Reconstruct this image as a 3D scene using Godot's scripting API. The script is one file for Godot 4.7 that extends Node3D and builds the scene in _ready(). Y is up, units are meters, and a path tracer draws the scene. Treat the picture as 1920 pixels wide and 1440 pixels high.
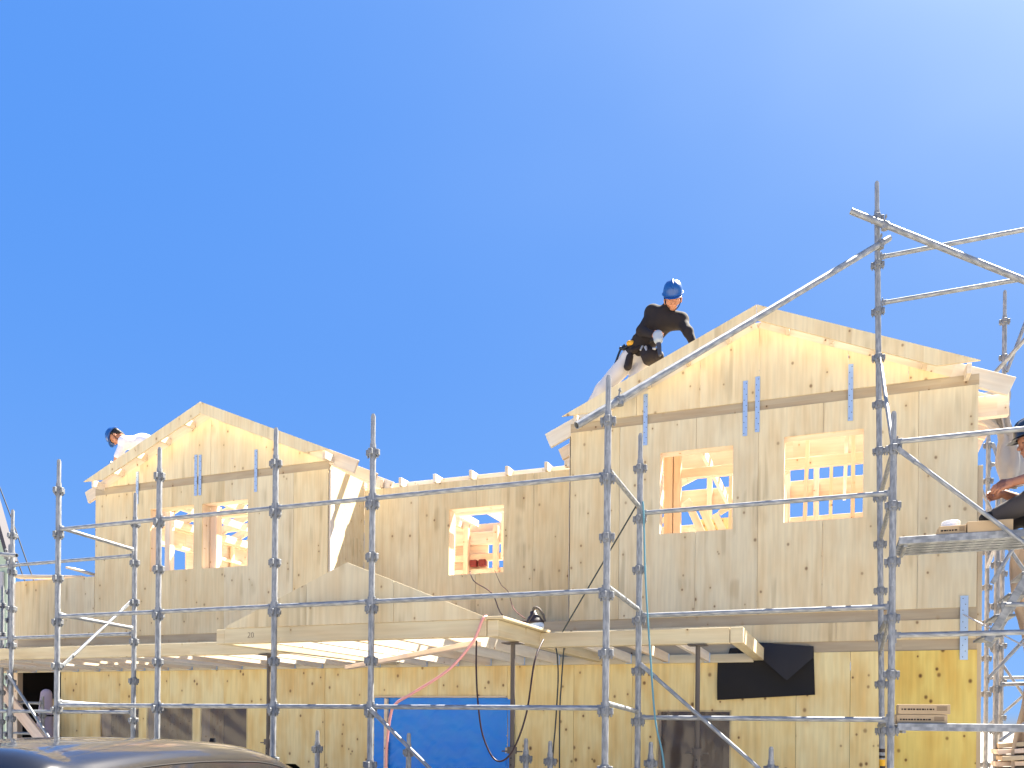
extends Node3D
# A timber-frame house under construction behind wedge-lock scaffolding. x runs along the facade, -z runs into the house.

const EYE := 1.95
const WALL := -9.8      # front face of the gable walls and of the ground floor
const MID := -10.76     # recessed wall between the gables
const FRONT := -6.26    # outer scaffold row
const BACK := -7.29     # inner scaffold row
var rng := RandomNumberGenerator.new()
var M := {}
var count := {}
var coupling_mesh: ArrayMesh

# ---------------------------------------------------------------- helpers
func V(x: float, y: float, z: float) -> Vector3:
	return Vector3(x, y, z)

func numbered(parent: Node, called: String) -> String:
	var key := str(parent.get_instance_id()) + called
	var n: int = count.get(key, 0)
	count[key] = n + 1
	return called if n == 0 else "%s_%03d" % [called, n]

func tag(o: Node, label: String, category: String, group := "", kind := "") -> void:
	if label: o.set_meta("label", label)
	if category: o.set_meta("category", category)
	if group: o.set_meta("group", group)
	if kind: o.set_meta("kind", kind)

func thing(called: String, label: String, category: String, at := Vector3.ZERO, group := "") -> Node3D:
	var o := Node3D.new()
	o.name = numbered(self, called)
	o.position = at
	add_child(o, true)
	tag(o, label, category, group)
	return o

# a mesh in world coordinates becomes a part of parent (whose own place is taken off)
func part(parent: Node3D, called: String, mesh: Mesh, mat: Material, xf := Transform3D.IDENTITY) -> MeshInstance3D:
	var o := MeshInstance3D.new()
	o.name = numbered(parent, called)
	o.mesh = mesh
	o.material_override = mat
	parent.add_child(o, true)
	var up := Transform3D.IDENTITY
	var p: Node = parent
	while p != self:
		up = (p as Node3D).transform * up
		p = p.get_parent()
	o.transform = up.affine_inverse() * xf
	return o

func mk(albedo: Color, rough := 0.85, metal := 0.0) -> StandardMaterial3D:
	var m := StandardMaterial3D.new()
	m.albedo_color = albedo
	m.roughness = rough
	m.metallic = metal
	return m

func lin(r: float, g: float, b: float) -> Color:
	return Color(r, g, b).linear_to_srgb()

func tri(st: SurfaceTool, a: Vector3, b: Vector3, c: Vector3, n: Vector3, ua := Vector2.ZERO, ub := Vector2.ZERO, uc := Vector2.ZERO) -> void:
	if (b - a).cross(c - a).dot(n) > 0.0:
		var t := b; b = c; c = t
		var u := ub; ub = uc; uc = u
	st.set_normal(n); st.set_uv(ua); st.add_vertex(a)
	st.set_normal(n); st.set_uv(ub); st.add_vertex(b)
	st.set_normal(n); st.set_uv(uc); st.add_vertex(c)

func quad(st: SurfaceTool, a: Vector3, b: Vector3, c: Vector3, d: Vector3, n: Vector3, u: Array = []) -> void:
	if u.is_empty(): u = [Vector2.ZERO, Vector2.ZERO, Vector2.ZERO, Vector2.ZERO]
	tri(st, a, b, c, n, u[0], u[1], u[2])
	tri(st, a, c, d, n, u[0], u[2], u[3])

func start() -> SurfaceTool:
	var st := SurfaceTool.new()
	st.begin(Mesh.PRIMITIVE_TRIANGLES)
	return st

# chamfered box with its grain along x; scale = texture repeats per metre
func add_box(st: SurfaceTool, s: Vector3, ch: float, xf: Transform3D, scale := 0.5, off := Vector2.ZERO) -> void:
	var h := s * 0.5
	ch = minf(ch, minf(h.x, minf(h.y, h.z)) * 0.6)
	var q := func(sx: float, sy: float, sz: float, axis: int) -> Vector3:
		var v := Vector3((h.x - ch) * sx, (h.y - ch) * sy, (h.z - ch) * sz)
		v[axis] = h[axis] * [sx, sy, sz][axis]
		return v
	var uv := func(p: Vector3, axis: int) -> Vector2:
		var t := Vector2(p.x, p.y)
		if axis == 0: t = Vector2(p.z, p.y)
		elif axis == 1: t = Vector2(p.x, p.z + s.y)
		return t * scale + off
	var put := func(pts: Array, axis: int) -> void:
		var c := Vector3.ZERO
		for p in pts: c += p
		var n: Vector3 = (pts[1] - pts[0]).cross(pts[2] - pts[0]).normalized()
		if n.dot(c) < 0.0: n = -n
		var wn := (xf.basis * n).normalized()
		var us := []
		var ws := []
		for p in pts:
			us.append(uv.call(p, axis)); ws.append(xf * (p as Vector3))
		tri(st, ws[0], ws[1], ws[2], wn, us[0], us[1], us[2])
		if pts.size() == 4: tri(st, ws[0], ws[2], ws[3], wn, us[0], us[2], us[3])
	for a in 3:
		var b := (a + 1) % 3
		var c := (a + 2) % 3
		for sg in [-1.0, 1.0]:
			var ring := []
			for k in [[-1.0, -1.0], [1.0, -1.0], [1.0, 1.0], [-1.0, 1.0]]:
				var e := [0.0, 0.0, 0.0]
				e[a] = sg; e[b] = k[0]; e[c] = k[1]
				ring.append(q.call(e[0], e[1], e[2], a))
			put.call(ring, a)
		if ch <= 0.0: continue
		for s1 in [-1.0, 1.0]:
			for s2 in [-1.0, 1.0]:
				var e0 := [0.0, 0.0, 0.0]
				var e1 := [0.0, 0.0, 0.0]
				e0[a] = -1.0; e0[b] = s1; e0[c] = s2
				e1[a] = 1.0; e1[b] = s1; e1[c] = s2
				put.call([q.call(e0[0], e0[1], e0[2], b), q.call(e1[0], e1[1], e1[2], b), q.call(e1[0], e1[1], e1[2], c), q.call(e0[0], e0[1], e0[2], c)], b)
	if ch > 0.0:
		for sx in [-1.0, 1.0]:
			for sy in [-1.0, 1.0]:
				for sz in [-1.0, 1.0]:
					put.call([q.call(sx, sy, sz, 0), q.call(sx, sy, sz, 1), q.call(sx, sy, sz, 2)], 0)

func along(p0: Vector3, p1: Vector3, up := Vector3.UP) -> Transform3D:
	var x := (p1 - p0).normalized()
	if absf(x.dot(up)) > 0.98: up = Vector3.FORWARD
	var z := x.cross(up).normalized()
	return Transform3D(Basis(x, z.cross(x).normalized(), z), (p0 + p1) * 0.5)

# a piece of timber from p0 to p1, h high and w thick
func lumber(parent: Node3D, called: String, p0: Vector3, p1: Vector3, w: float, h: float, mat: Material = null, up := Vector3.UP) -> MeshInstance3D:
	var st := start()
	add_box(st, Vector3(p0.distance_to(p1), h, w), 0.004, Transform3D.IDENTITY, 0.5, Vector2(rng.randf(), rng.randf()))
	if mat == null: mat = M.lumber[rng.randi() % M.lumber.size()]
	return part(parent, called, st.commit(), mat, along(p0, p1, up))

func block(parent: Node3D, called: String, at: Vector3, size: Vector3, mat: Material, ch := 0.003) -> MeshInstance3D:
	var st := start()
	add_box(st, size, ch, Transform3D.IDENTITY, 0.5, Vector2(rng.randf(), rng.randf()))
	return part(parent, called, st.commit(), mat, Transform3D(Basis(), at))

func add_tube(st: SurfaceTool, p0: Vector3, p1: Vector3, r0: float, r1: float, seg := 12, hollow := false) -> void:
	var f := along(p0, p1)
	var L := p0.distance_to(p1)
	for i in seg:
		var a0 := TAU * i / seg
		var a1 := TAU * (i + 1) / seg
		var n0 := f.basis.y * cos(a0) + f.basis.z * sin(a0)
		var n1 := f.basis.y * cos(a1) + f.basis.z * sin(a1)
		var q := [p0 + n0 * r0, p0 + n1 * r0, p1 + n1 * r1, p1 + n0 * r1]
		var nn := [n0, n1, n1, n0]
		var uu := [Vector2(i / float(seg) * 0.2, 0), Vector2((i + 1) / float(seg) * 0.2, 0), Vector2((i + 1) / float(seg) * 0.2, L), Vector2(i / float(seg) * 0.2, L)]
		for t in [[0, 1, 2], [0, 2, 3]]:
			var o: Array = t
			if (q[t[1]] - q[t[0]]).cross(q[t[2]] - q[t[0]]).dot(n0 + n1) > 0.0: o = [t[0], t[2], t[1]]
			for k in o:
				st.set_normal(nn[k]); st.set_uv(uu[k]); st.add_vertex(q[k])
		if hollow:
			var b := 0.86
			for e in [[p0, r0, -f.basis.x], [p1, r1, f.basis.x]]:
				quad(st, e[0] + n0 * e[1], e[0] + n1 * e[1], e[0] + n1 * e[1] * b, e[0] + n0 * e[1] * b, e[2])
				quad(st, e[0] + n0 * e[1] * b, e[0] + n1 * e[1] * b, e[0] + n1 * e[1] * b - e[2] * 0.3, e[0] + n0 * e[1] * b - e[2] * 0.3, -(n0 + n1).normalized())
		else:
			tri(st, p0, q[0], q[1], -f.basis.x)
			tri(st, p1, q[2], q[3], f.basis.x)

func tube(parent: Node3D, called: String, p0: Vector3, p1: Vector3, r: float, mat: Material, seg := 12, hollow := false) -> MeshInstance3D:
	var st := start()
	var mid := (p0 + p1) * 0.5
	add_tube(st, p0 - mid, p1 - mid, r, r, seg, hollow)
	return part(parent, called, st.commit(), mat, Transform3D(Basis(), mid))

# a bent rope, cable or hose through the points
func rope_mesh(pts: Array, r: float, sag := 0.0, seg := 7) -> ArrayMesh:
	var c := Curve3D.new()
	c.bake_interval = 0.03
	for i in pts.size():
		var t := Vector3.ZERO
		if i > 0 and i < pts.size() - 1: t = (pts[i + 1] - pts[i - 1]) / 6.0
		c.add_point(pts[i], -t, t)
	var b := c.get_baked_points()
	var st := start()
	var side := Vector3.RIGHT
	var rings := []
	for i in b.size():
		var d: Vector3 = (b[mini(i + 1, b.size() - 1)] - b[maxi(i - 1, 0)]).normalized()
		side = (side - d * side.dot(d)).normalized()
		var w := d.cross(side)
		var ring := []
		for k in seg:
			var a := TAU * k / seg
			ring.append([b[i] + (side * cos(a) + w * sin(a)) * r, side * cos(a) + w * sin(a)])
		rings.append(ring)
	for i in rings.size() - 1:
		for k in seg:
			var q := [rings[i][k], rings[i][(k + 1) % seg], rings[i + 1][(k + 1) % seg], rings[i + 1][k]]
			for t in [[0, 1, 2], [0, 2, 3]]:
				var o: Array = t
				if (q[t[1]][0] - q[t[0]][0]).cross(q[t[2]][0] - q[t[0]][0]).dot(q[0][1] + q[1][1]) > 0.0: o = [t[0], t[2], t[1]]
				for j in o:
					st.set_normal(q[j][1]); st.set_uv(Vector2(k / float(seg), i * 0.03)); st.add_vertex(q[j][0])
	return st.commit()

# a flat board cut to an outline in x and y, front face at z, t thick
func prism(poly: PackedVector2Array, z: float, t: float, origin: Vector2, room: Vector2) -> ArrayMesh:
	var st := start()
	var off := Vector2(rng.randf() * maxf(0.05, 4.0 - room.x), rng.randf() * maxf(0.05, 4.0 - room.y))
	var idx := Geometry2D.triangulate_polygon(poly)
	for i in range(0, idx.size(), 3):
		for f in [[z, 1.0], [z - t, -1.0]]:
			var p := []
			var u := []
			for k in 3:
				var v := poly[idx[i + k]]
				p.append(V(v.x, v.y, f[0])); u.append((v - origin + off) / 4.0)
			tri(st, p[0], p[1], p[2], V(0, 0, f[1]), u[0], u[1], u[2])
	var area := 0.0
	for i in poly.size():
		var a := poly[i]
		var b := poly[(i + 1) % poly.size()]
		area += a.x * b.y - b.x * a.y
	for i in poly.size():
		var a := poly[i]
		var b := poly[(i + 1) % poly.size()]
		var n := Vector3(b.y - a.y, a.x - b.x, 0).normalized() * signf(area)
		var ua := (a - origin + off) / 4.0
		var ub := (b - origin + off) / 4.0
		quad(st, V(a.x, a.y, z), V(b.x, b.y, z), V(b.x, b.y, z - t), V(a.x, a.y, z - t), n, [ua, ub, ub, ua])
	return st.commit()

# plywood sheets between the seams xs, from y0 up to y1 or the profile, windows cut out
func sheets(parent: Node3D, called: String, xs: Array, y0: float, y1: float, z: float, mats: Array, cuts: Array = [], profile := PackedVector2Array(), t := 0.02) -> void:
	for i in xs.size() - 1:
		var a: float = xs[i] + 0.0018
		var b: float = xs[i + 1] - 0.0018
		var pieces: Array = [PackedVector2Array([Vector2(a, y0), Vector2(b, y0), Vector2(b, y1), Vector2(a, y1)])]
		if profile.size() > 0: pieces = Geometry2D.intersect_polygons(pieces[0], profile)
		for c in cuts:
			var rect := PackedVector2Array([Vector2(c[0], c[1]), Vector2(c[2], c[1]), Vector2(c[2], c[3]), Vector2(c[0], c[3])])
			var left := []
			for p in pieces: left.append_array(Geometry2D.clip_polygons(p, rect))
			pieces = left
		for p in pieces:
			if Geometry2D.is_polygon_clockwise(p) == false or true:
				part(parent, called, prism(p, z + rng.randf_range(-0.002, 0.002), t, Vector2(a, y0), Vector2(b - a, y1 - y0)), mats[rng.randi() % mats.size()])

# a hanging or stretched cloth: at(u, v) gives its points
func cloth_mesh(at: Callable, nu: int, nv: int) -> ArrayMesh:
	var st := start()
	st.set_smooth_group(0)
	for i in nu:
		for j in nv:
			var p := []
			for k in [[i, j], [i + 1, j], [i + 1, j + 1], [i, j + 1]]:
				p.append([at.call(k[0] / float(nu), k[1] / float(nv)), Vector2(k[0] / float(nu), k[1] / float(nv))])
			for t in [[0, 1, 2], [0, 2, 3]]:
				for k in t:
					st.set_uv(p[k][1]); st.add_vertex(p[k][0])
	st.index()
	st.generate_normals()
	return st.commit()

# surface nets round tapered bones [p0, p1, r0, r1]
func add_body(st: SurfaceTool, bones: Array, cell: float, k: float) -> void:
	var lo := V(1e9, 1e9, 1e9)
	var hi := -lo
	for b in bones:
		var r: float = maxf(b[2], b[3]) + 3.0 * cell
		for p in [b[0], b[1]]:
			lo = lo.min(p - V(r, r, r)); hi = hi.max(p + V(r, r, r))
	var n := Vector3i(((hi - lo) / cell).ceil()) + Vector3i.ONE
	var f := PackedFloat32Array()
	f.resize(n.x * n.y * n.z)
	f.fill(9.0)
	for b in bones:
		var p0: Vector3 = b[0]
		var ab: Vector3 = b[1] - p0
		var L2 := maxf(ab.length_squared(), 1e-9)
		var m: float = maxf(b[2], b[3]) + k + 2.0 * cell
		var i0 := Vector3i(((p0.min(b[1]) - V(m, m, m) - lo) / cell).floor()).clamp(Vector3i.ZERO, n - Vector3i.ONE)
		var i1 := Vector3i(((p0.max(b[1]) + V(m, m, m) - lo) / cell).ceil()).clamp(Vector3i.ZERO, n - Vector3i.ONE)
		for z in range(i0.z, i1.z + 1):
			for y in range(i0.y, i1.y + 1):
				for x in range(i0.x, i1.x + 1):
					var p := lo + V(x, y, z) * cell - p0
					var t := clampf(p.dot(ab) / L2, 0.0, 1.0)
					var d := (p - ab * t).length() - lerpf(b[2], b[3], t)
					var at := (z * n.y + y) * n.x + x
					var e := f[at]
					var h := clampf(0.5 + 0.5 * (e - d) / k, 0.0, 1.0)
					f[at] = minf(e, lerpf(e, d, h) - k * h * (1.0 - h)) if e < 8.0 else d
	var corner := []
	for c in 8: corner.append(((c >> 2) * n.y + ((c >> 1) & 1)) * n.x + (c & 1))
	var where := PackedVector3Array()
	var norms := PackedVector3Array()
	var at_cell := PackedInt32Array()
	at_cell.resize(f.size())
	at_cell.fill(-1)
	for z in n.z - 1:
		for y in n.y - 1:
			for x in n.x - 1:
				var o := (z * n.y + y) * n.x + x
				if f[o] > 3.0 * cell: continue
				var inside := 0
				for c in 8:
					if f[o + corner[c]] < 0.0: inside += 1
				if inside == 0 or inside == 8: continue
				var sum := Vector3.ZERO
				var cnt := 0
				for c in 8:
					for bit in [1, 2, 4]:
						if c & bit: continue
						var fa := f[o + corner[c]]
						var fb := f[o + corner[c | bit]]
						if (fa < 0.0) == (fb < 0.0): continue
						var t := fa / (fa - fb)
						var p := V(c & 1, (c >> 1) & 1, c >> 2)
						if bit == 1: p.x += t
						elif bit == 2: p.y += t
						else: p.z += t
						sum += p; cnt += 1
				var g := Vector3.ZERO
				for c in 8:
					var v := f[o + corner[c]]
					g += V(v if c & 1 else -v, v if c & 2 else -v, v if c & 4 else -v)
				at_cell[o] = where.size()
				where.append(lo + (V(x, y, z) + sum / cnt) * cell)
				norms.append(g.normalized())
	var sx := 1
	var sy := n.x
	var sz := n.x * n.y
	for z in range(1, n.z - 1):
		for y in range(1, n.y - 1):
			for x in range(1, n.x - 1):
				var o := (z * n.y + y) * n.x + x
				for ax in [[sx, sy, sz], [sy, sz, sx], [sz, sx, sy]]:
					if (f[o] < 0.0) == (f[o + ax[0]] < 0.0): continue
					var q := [at_cell[o], at_cell[o - ax[1]], at_cell[o - ax[1] - ax[2]], at_cell[o - ax[2]]]
					if q.min() < 0: continue
					for t in [[0, 1, 2], [0, 2, 3]]:
						var w: Array = t
						var nn: Vector3 = norms[q[t[0]]] + norms[q[t[1]]] + norms[q[t[2]]]
						if (where[q[t[1]]] - where[q[t[0]]]).cross(where[q[t[2]]] - where[q[t[0]]]).dot(nn) > 0.0: w = [t[0], t[2], t[1]]
						for j in w:
							st.set_normal(norms[q[j]]); st.add_vertex(where[q[j]])

func flesh(bones: Array, cell: float, k: float) -> ArrayMesh:
	var st := start()
	add_body(st, bones, cell, k)
	return st.commit()

func swell(bones: Array, by: float) -> Array:
	var out := []
	for b in bones: out.append([b[0], b[1], b[2] + by, b[3] + by])
	return out

# the picture of plywood: long grain, darker and greyer streaks, knots with a halo; covers 4 m
func wood_picture(size: int, seed_: int, base: Vector3, dark: Vector3, knots: int, stain: float, sideways := false, damp := 0.0, knot := 1.0) -> ImageTexture:
	var n1 := FastNoiseLite.new()
	n1.seed = seed_; n1.frequency = 0.02; n1.fractal_octaves = 4
	var n2 := FastNoiseLite.new()
	n2.seed = seed_ + 5; n2.frequency = 0.012; n2.fractal_octaves = 3
	var r := RandomNumberGenerator.new()
	r.seed = seed_
	var data := PackedByteArray()
	data.resize(size * size * 3)
	var per := size / 4.0
	var spot := PackedFloat32Array()
	spot.resize(size * size)
	var wide := PackedFloat32Array()
	wide.resize(size * size)
	for i in knots:
		var cx := r.randi_range(0, size - 1)
		var cy := r.randi_range(0, size - 1)
		var rad := per * r.randf_range(0.008, 0.019) * lerpf(1.0, knot, 0.6)
		var strength := r.randf_range(0.5, 1.0) * knot
		var reach := int(rad * 4.0) + 1
		for dy in range(-reach * 2, reach * 2 + 1):
			for dx in range(-reach, reach + 1):
				var x := cx + dx
				var y := cy + dy
				if x < 0 or y < 0 or x >= size or y >= size: continue
				var d := Vector2(dx, dy * 0.8).length() / rad
				var halo := Vector2(dx, dy * 0.4).length() / rad
				spot[y * size + x] = maxf(spot[y * size + x], strength * clampf(1.5 - d, 0.0, 1.0))
				wide[y * size + x] = maxf(wide[y * size + x], strength * clampf(1.0 - halo / 3.5, 0.0, 1.0))
	var brown := Vector3(0.28, 0.17, 0.09)
	for y in size:
		for x in size:
			var gx := float(x)
			var gy := float(y)
			if sideways: gx = float(y); gy = float(x)
			var at := y * size + x
			var grain := n1.get_noise_2d(gx * 4.0, gy * 0.25)
			var band := n2.get_noise_2d(gx * 1.6 + 300.0, gy * 0.22)
			var blot := n2.get_noise_2d(gx * 0.8 + 900.0, gy * 0.5 + 70.0)
			var k := clampf(0.36 + band * 0.8 + blot * stain, 0.0, 1.15)
			var c := base.lerp(dark, k) * (1.0 + grain * 0.05)
			if damp > 0.0:
				var wet := smoothstep(0.05, 0.45, n2.get_noise_2d(gx * 2.2 + 50.0, gy * 0.12 + 400.0)) * smoothstep(-0.05, 0.35, n2.get_noise_2d(gx * 0.35, gy * 0.35 + 800.0))
				c *= Vector3.ONE - Vector3(0.9, 1.0, 1.15) * (damp * wet)
			c = c.lerp(Vector3(0.72, 0.55, 0.33), wide[at] * 0.35)
			c = c.lerp(brown, spot[at] * 0.9)
			data[at * 3] = clampi(int(c.x * 255.0), 0, 255)
			data[at * 3 + 1] = clampi(int(c.y * 255.0), 0, 255)
			data[at * 3 + 2] = clampi(int(c.z * 255.0), 0, 255)
	var im := Image.create_from_data(size, size, false, Image.FORMAT_RGB8, data)
	return ImageTexture.create_from_image(im)

func mottled(size: int, seed_: int, a: Color, b: Color, freq: float, stretch := 1.0) -> ImageTexture:
	var n := FastNoiseLite.new()
	n.seed = seed_; n.frequency = freq; n.fractal_octaves = 5
	var im := Image.create(size, size, false, Image.FORMAT_RGB8)
	for y in size:
		for x in size:
			im.set_pixel(x, y, a.lerp(b, clampf(0.5 + n.get_noise_2d(x * stretch, y) * 1.1, 0.0, 1.0)))
	return ImageTexture.create_from_image(im)

# ---------------------------------------------------------------- _ready
func _ready() -> void:
	rng.seed = 7
	set_camera()
	set_sky()
	make_materials()
	ground()
	house()
	scaffolding()
	props_and_canopy_things()
	workers()
	car()
	surroundings()

func set_camera() -> void:
	var c := Camera3D.new()
	c.name = "camera"
	add_child(c)
	var near := 0.05
	c.set_frustum(near * 1440.0 / 1558.0, Vector2(0, near * 624.0 / 1558.0), near, 400.0)
	c.transform = Transform3D(Basis(Vector3.UP, 0.371) * Basis(Vector3.BACK, 0.0095), V(0, EYE, 0))
	c.current = true

const SUN := Vector3(0.30, 0.815, -0.496)   # towards the sun
const EXPOSURE := 5.7

func set_sky() -> void:
	var w := 512
	var h := 256
	var im := Image.create(w, h, false, Image.FORMAT_RGBAF)
	var sun := SUN.normalized()
	var wisp := FastNoiseLite.new()
	wisp.seed = 12; wisp.frequency = 0.03; wisp.fractal_octaves = 4
	for y in h:
		for x in w:
			var el := PI * 0.5 - (y + 0.5) / h * PI
			var az := (x + 0.5) / w * TAU
			var d := V(-sin(az) * cos(el), sin(el), -cos(az) * cos(el))
			d = V(sin(az) * cos(el), sin(el), -cos(az) * cos(el))
			var up := maxf(d.y, 0.0)
			var g := rad_to_deg(d.angle_to(sun))
			var c := Vector3(0.082, 0.308, 0.93).lerp(Vector3(0.25, 0.51, 1.0), pow(1.0 - up, 3.3))
			var veil := wisp.get_noise_3d(d.x * 60.0, d.y * 130.0, d.z * 60.0)
			c += Vector3(2.3, 2.2, 0.9) * exp(-g / 12.5) * (1.0 + 0.25 * veil)
			if d.y < 0.0: c = c.lerp(Vector3(0.5, 0.5, 0.46), clampf(-d.y * 12.0, 0.0, 1.0))
			c /= EXPOSURE
			im.set_pixel(x, y, Color(c.x, c.y, c.z))
	var pano := PanoramaSkyMaterial.new()
	pano.panorama = ImageTexture.create_from_image(im)
	var sky := Sky.new()
	sky.sky_material = pano
	var e := Environment.new()
	e.background_mode = Environment.BG_SKY
	e.sky = sky
	e.tonemap_mode = Environment.TONE_MAPPER_LINEAR
	e.tonemap_exposure = EXPOSURE
	e.sdfgi_enabled = true
	e.ssao_enabled = true
	e.ssil_enabled = true
	var we := WorldEnvironment.new()
	we.name = "world"
	we.environment = e
	add_child(we)
	var l := DirectionalLight3D.new()
	l.name = "sun"
	l.light_color = Color(1.0, 0.965, 0.91)
	l.light_energy = 1.55
	l.light_angular_distance = 0.5
	l.shadow_enabled = true
	add_child(l)
	l.look_at_from_position(sun * 50.0, Vector3.ZERO)

func make_materials() -> void:
	var ply_a := wood_picture(1024, 11, Vector3(0.868, 0.805, 0.652), Vector3(0.842, 0.756, 0.588), 90, 0.7, false, 0.10, 0.62)
	var ply_b := wood_picture(1024, 29, Vector3(0.885, 0.82, 0.61), Vector3(0.85, 0.74, 0.50), 170, 0.8, false, 0.0, 0.85)
	var lum := wood_picture(512, 47, Vector3(0.87, 0.835, 0.775), Vector3(0.84, 0.775, 0.69), 22, 0.5, true)
	var wood := func(tx: Texture2D, tint: Color) -> StandardMaterial3D:
		var m := mk(tint, 0.8)
		m.albedo_texture = tx
		return m
	M.ply = []
	for t in [Color(1, 1, 1), Color(0.97, 0.98, 1.0), Color(1.0, 0.985, 0.955), Color(0.97, 0.96, 0.94)]: M.ply.append(wood.call(ply_a, t))
	M.warm = []
	for t in [Color(1, 1, 1), Color(1.0, 0.98, 0.93), Color(0.97, 0.96, 0.95)]: M.warm.append(wood.call(ply_b, t))
	M.yellow = [wood.call(ply_b, Color(0.97, 0.93, 0.70))]
	M.lumber = []
	for t in [Color(1, 1, 1), Color(1.0, 0.97, 0.92), Color(0.97, 0.97, 0.95), Color(0.98, 0.94, 0.88)]: M.lumber.append(wood.call(lum, t))
	M.inner = [wood.call(lum, Color(1.0, 0.965, 0.965)), wood.call(lum, Color(0.985, 0.95, 0.94))]
	M.eave = wood.call(lum, Color(0.91, 0.885, 0.78))
	M.beam = [wood.call(lum, Color(0.86, 0.83, 0.76))]
	M.cedar = [wood.call(lum, Color(1.0, 0.925, 0.87)), wood.call(lum, Color(1.0, 0.95, 0.925))]
	M.girt = wood.call(lum, Color(0.78, 0.74, 0.66))
	var zinc := mottled(256, 3, Color(0.46, 0.475, 0.49), Color(0.62, 0.63, 0.635), 0.03)
	M.steel = mk(Color(1, 1, 1), 0.52, 0.25)
	M.steel.albedo_texture = zinc
	M.steel.uv1_scale = V(3, 1, 1)
	M.cast = mk(Color(0.92, 0.92, 0.92), 0.55, 0.3)
	M.cast.albedo_texture = zinc
	M.strap = mk(Color(0.68, 0.77, 0.87), 0.42, 0.5)
	M.rust = mk(Color(0.36, 0.33, 0.30), 0.7, 0.2)
	M.black = mk(Color(0.045, 0.035, 0.04), 0.8)
	M.dark = mk(Color(0.03, 0.03, 0.035), 0.9)
	M.skin = mk(Color(0.72, 0.50, 0.38), 0.55)
	M.skin.subsurf_scatter_enabled = true
	M.skin.subsurf_scatter_strength = 0.08

func ground() -> void:
	var st := start()
	var m := mk(Color(1, 1, 1), 0.95)
	m.albedo_texture = mottled(512, 8, lin(0.34, 0.31, 0.26), lin(0.44, 0.41, 0.35), 0.02)
	m.uv1_scale = V(60, 60, 60)
	quad(st, V(-300, 0, -300), V(300, 0, -300), V(300, 0, 300), V(-300, 0, 300), Vector3.UP, [Vector2(0, 0), Vector2(1, 0), Vector2(1, 1), Vector2(0, 1)])
	var g := part(self, "ground", st.commit(), m)
	tag(g, "pale gravel ground of the building site", "", "", "structure")

# ---------------------------------------------------------------- the house
func gable_profile(rx: float, ry: float, slope: float, y0: float) -> PackedVector2Array:
	return PackedVector2Array([Vector2(rx - 4, y0), Vector2(rx + 4, y0), Vector2(rx + 4, ry - 4 * slope), Vector2(rx, ry), Vector2(rx - 4, ry - 4 * slope)])

func opening(h: Node3D, x0: float, y0: float, x1: float, y1: float, z: float, sill := true) -> void:
	# the studs and lintel behind the sheathing, seen as the reveal
	var d := 0.17
	var zc := z - 0.024 - d * 0.5
	lumber(h, "window_lintel", V(x0 - 0.05, y1 + 0.053, zc), V(x1 + 0.05, y1 + 0.053, zc), d, 0.1, M.cedar[rng.randi() % 2])
	if sill: lumber(h, "window_sill", V(x0 - 0.05, y0 - 0.03, zc), V(x1 + 0.05, y0 - 0.03, zc), d, 0.05, M.lumber[0])
	for x in [x0 - 0.026, x1 + 0.026]:
		lumber(h, "window_jamb", V(x, y0 - 0.004, zc), V(x, y1 + 0.002, zc), 0.045, d, M.lumber[1])

func deck_sheet(h: Node3D, rx: float, ry: float, slope: float, side: float, d0: float, d1: float, z0: float, z1: float) -> void:
	var p0 := V(rx + side * d0, ry - slope * d0, (z0 + z1) * 0.5)
	var p1 := V(rx + side * d1, ry - slope * d1, (z0 + z1) * 0.5)
	var st := start()
	add_box(st, Vector3(p0.distance_to(p1), 0.024, absf(z1 - z0)), 0.002, Transform3D.IDENTITY, 0.25, Vector2(rng.randf(), rng.randf()))
	part(h, "roof_panel", st.commit(), M.ply[rng.randi() % 4], along(p0, p1))

func strap(h: Node3D, x: float, y0: float, y1: float, w := 0.05) -> void:
	var s := block(h, "metal_strap", V(x, (y0 + y1) * 0.5, WALL + 0.008), V(w, y1 - y0, 0.004), M.strap, 0.001)
	s.set_meta("label", "galvanised tie strap nailed over the wall joint")
	var st := start()
	var n := int((y1 - y0) / 0.06)
	for i in n:
		var yy := y0 + 0.03 + i * (y1 - y0 - 0.06) / maxf(1, n - 1)
		add_tube(st, V(x + (0.012 if i % 2 else -0.012), yy, WALL + 0.009), V(x + (0.012 if i % 2 else -0.012), yy, WALL + 0.0135), 0.006, 0.004, 6)
	part(s, "nail_heads", st.commit(), M.rust)

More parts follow.
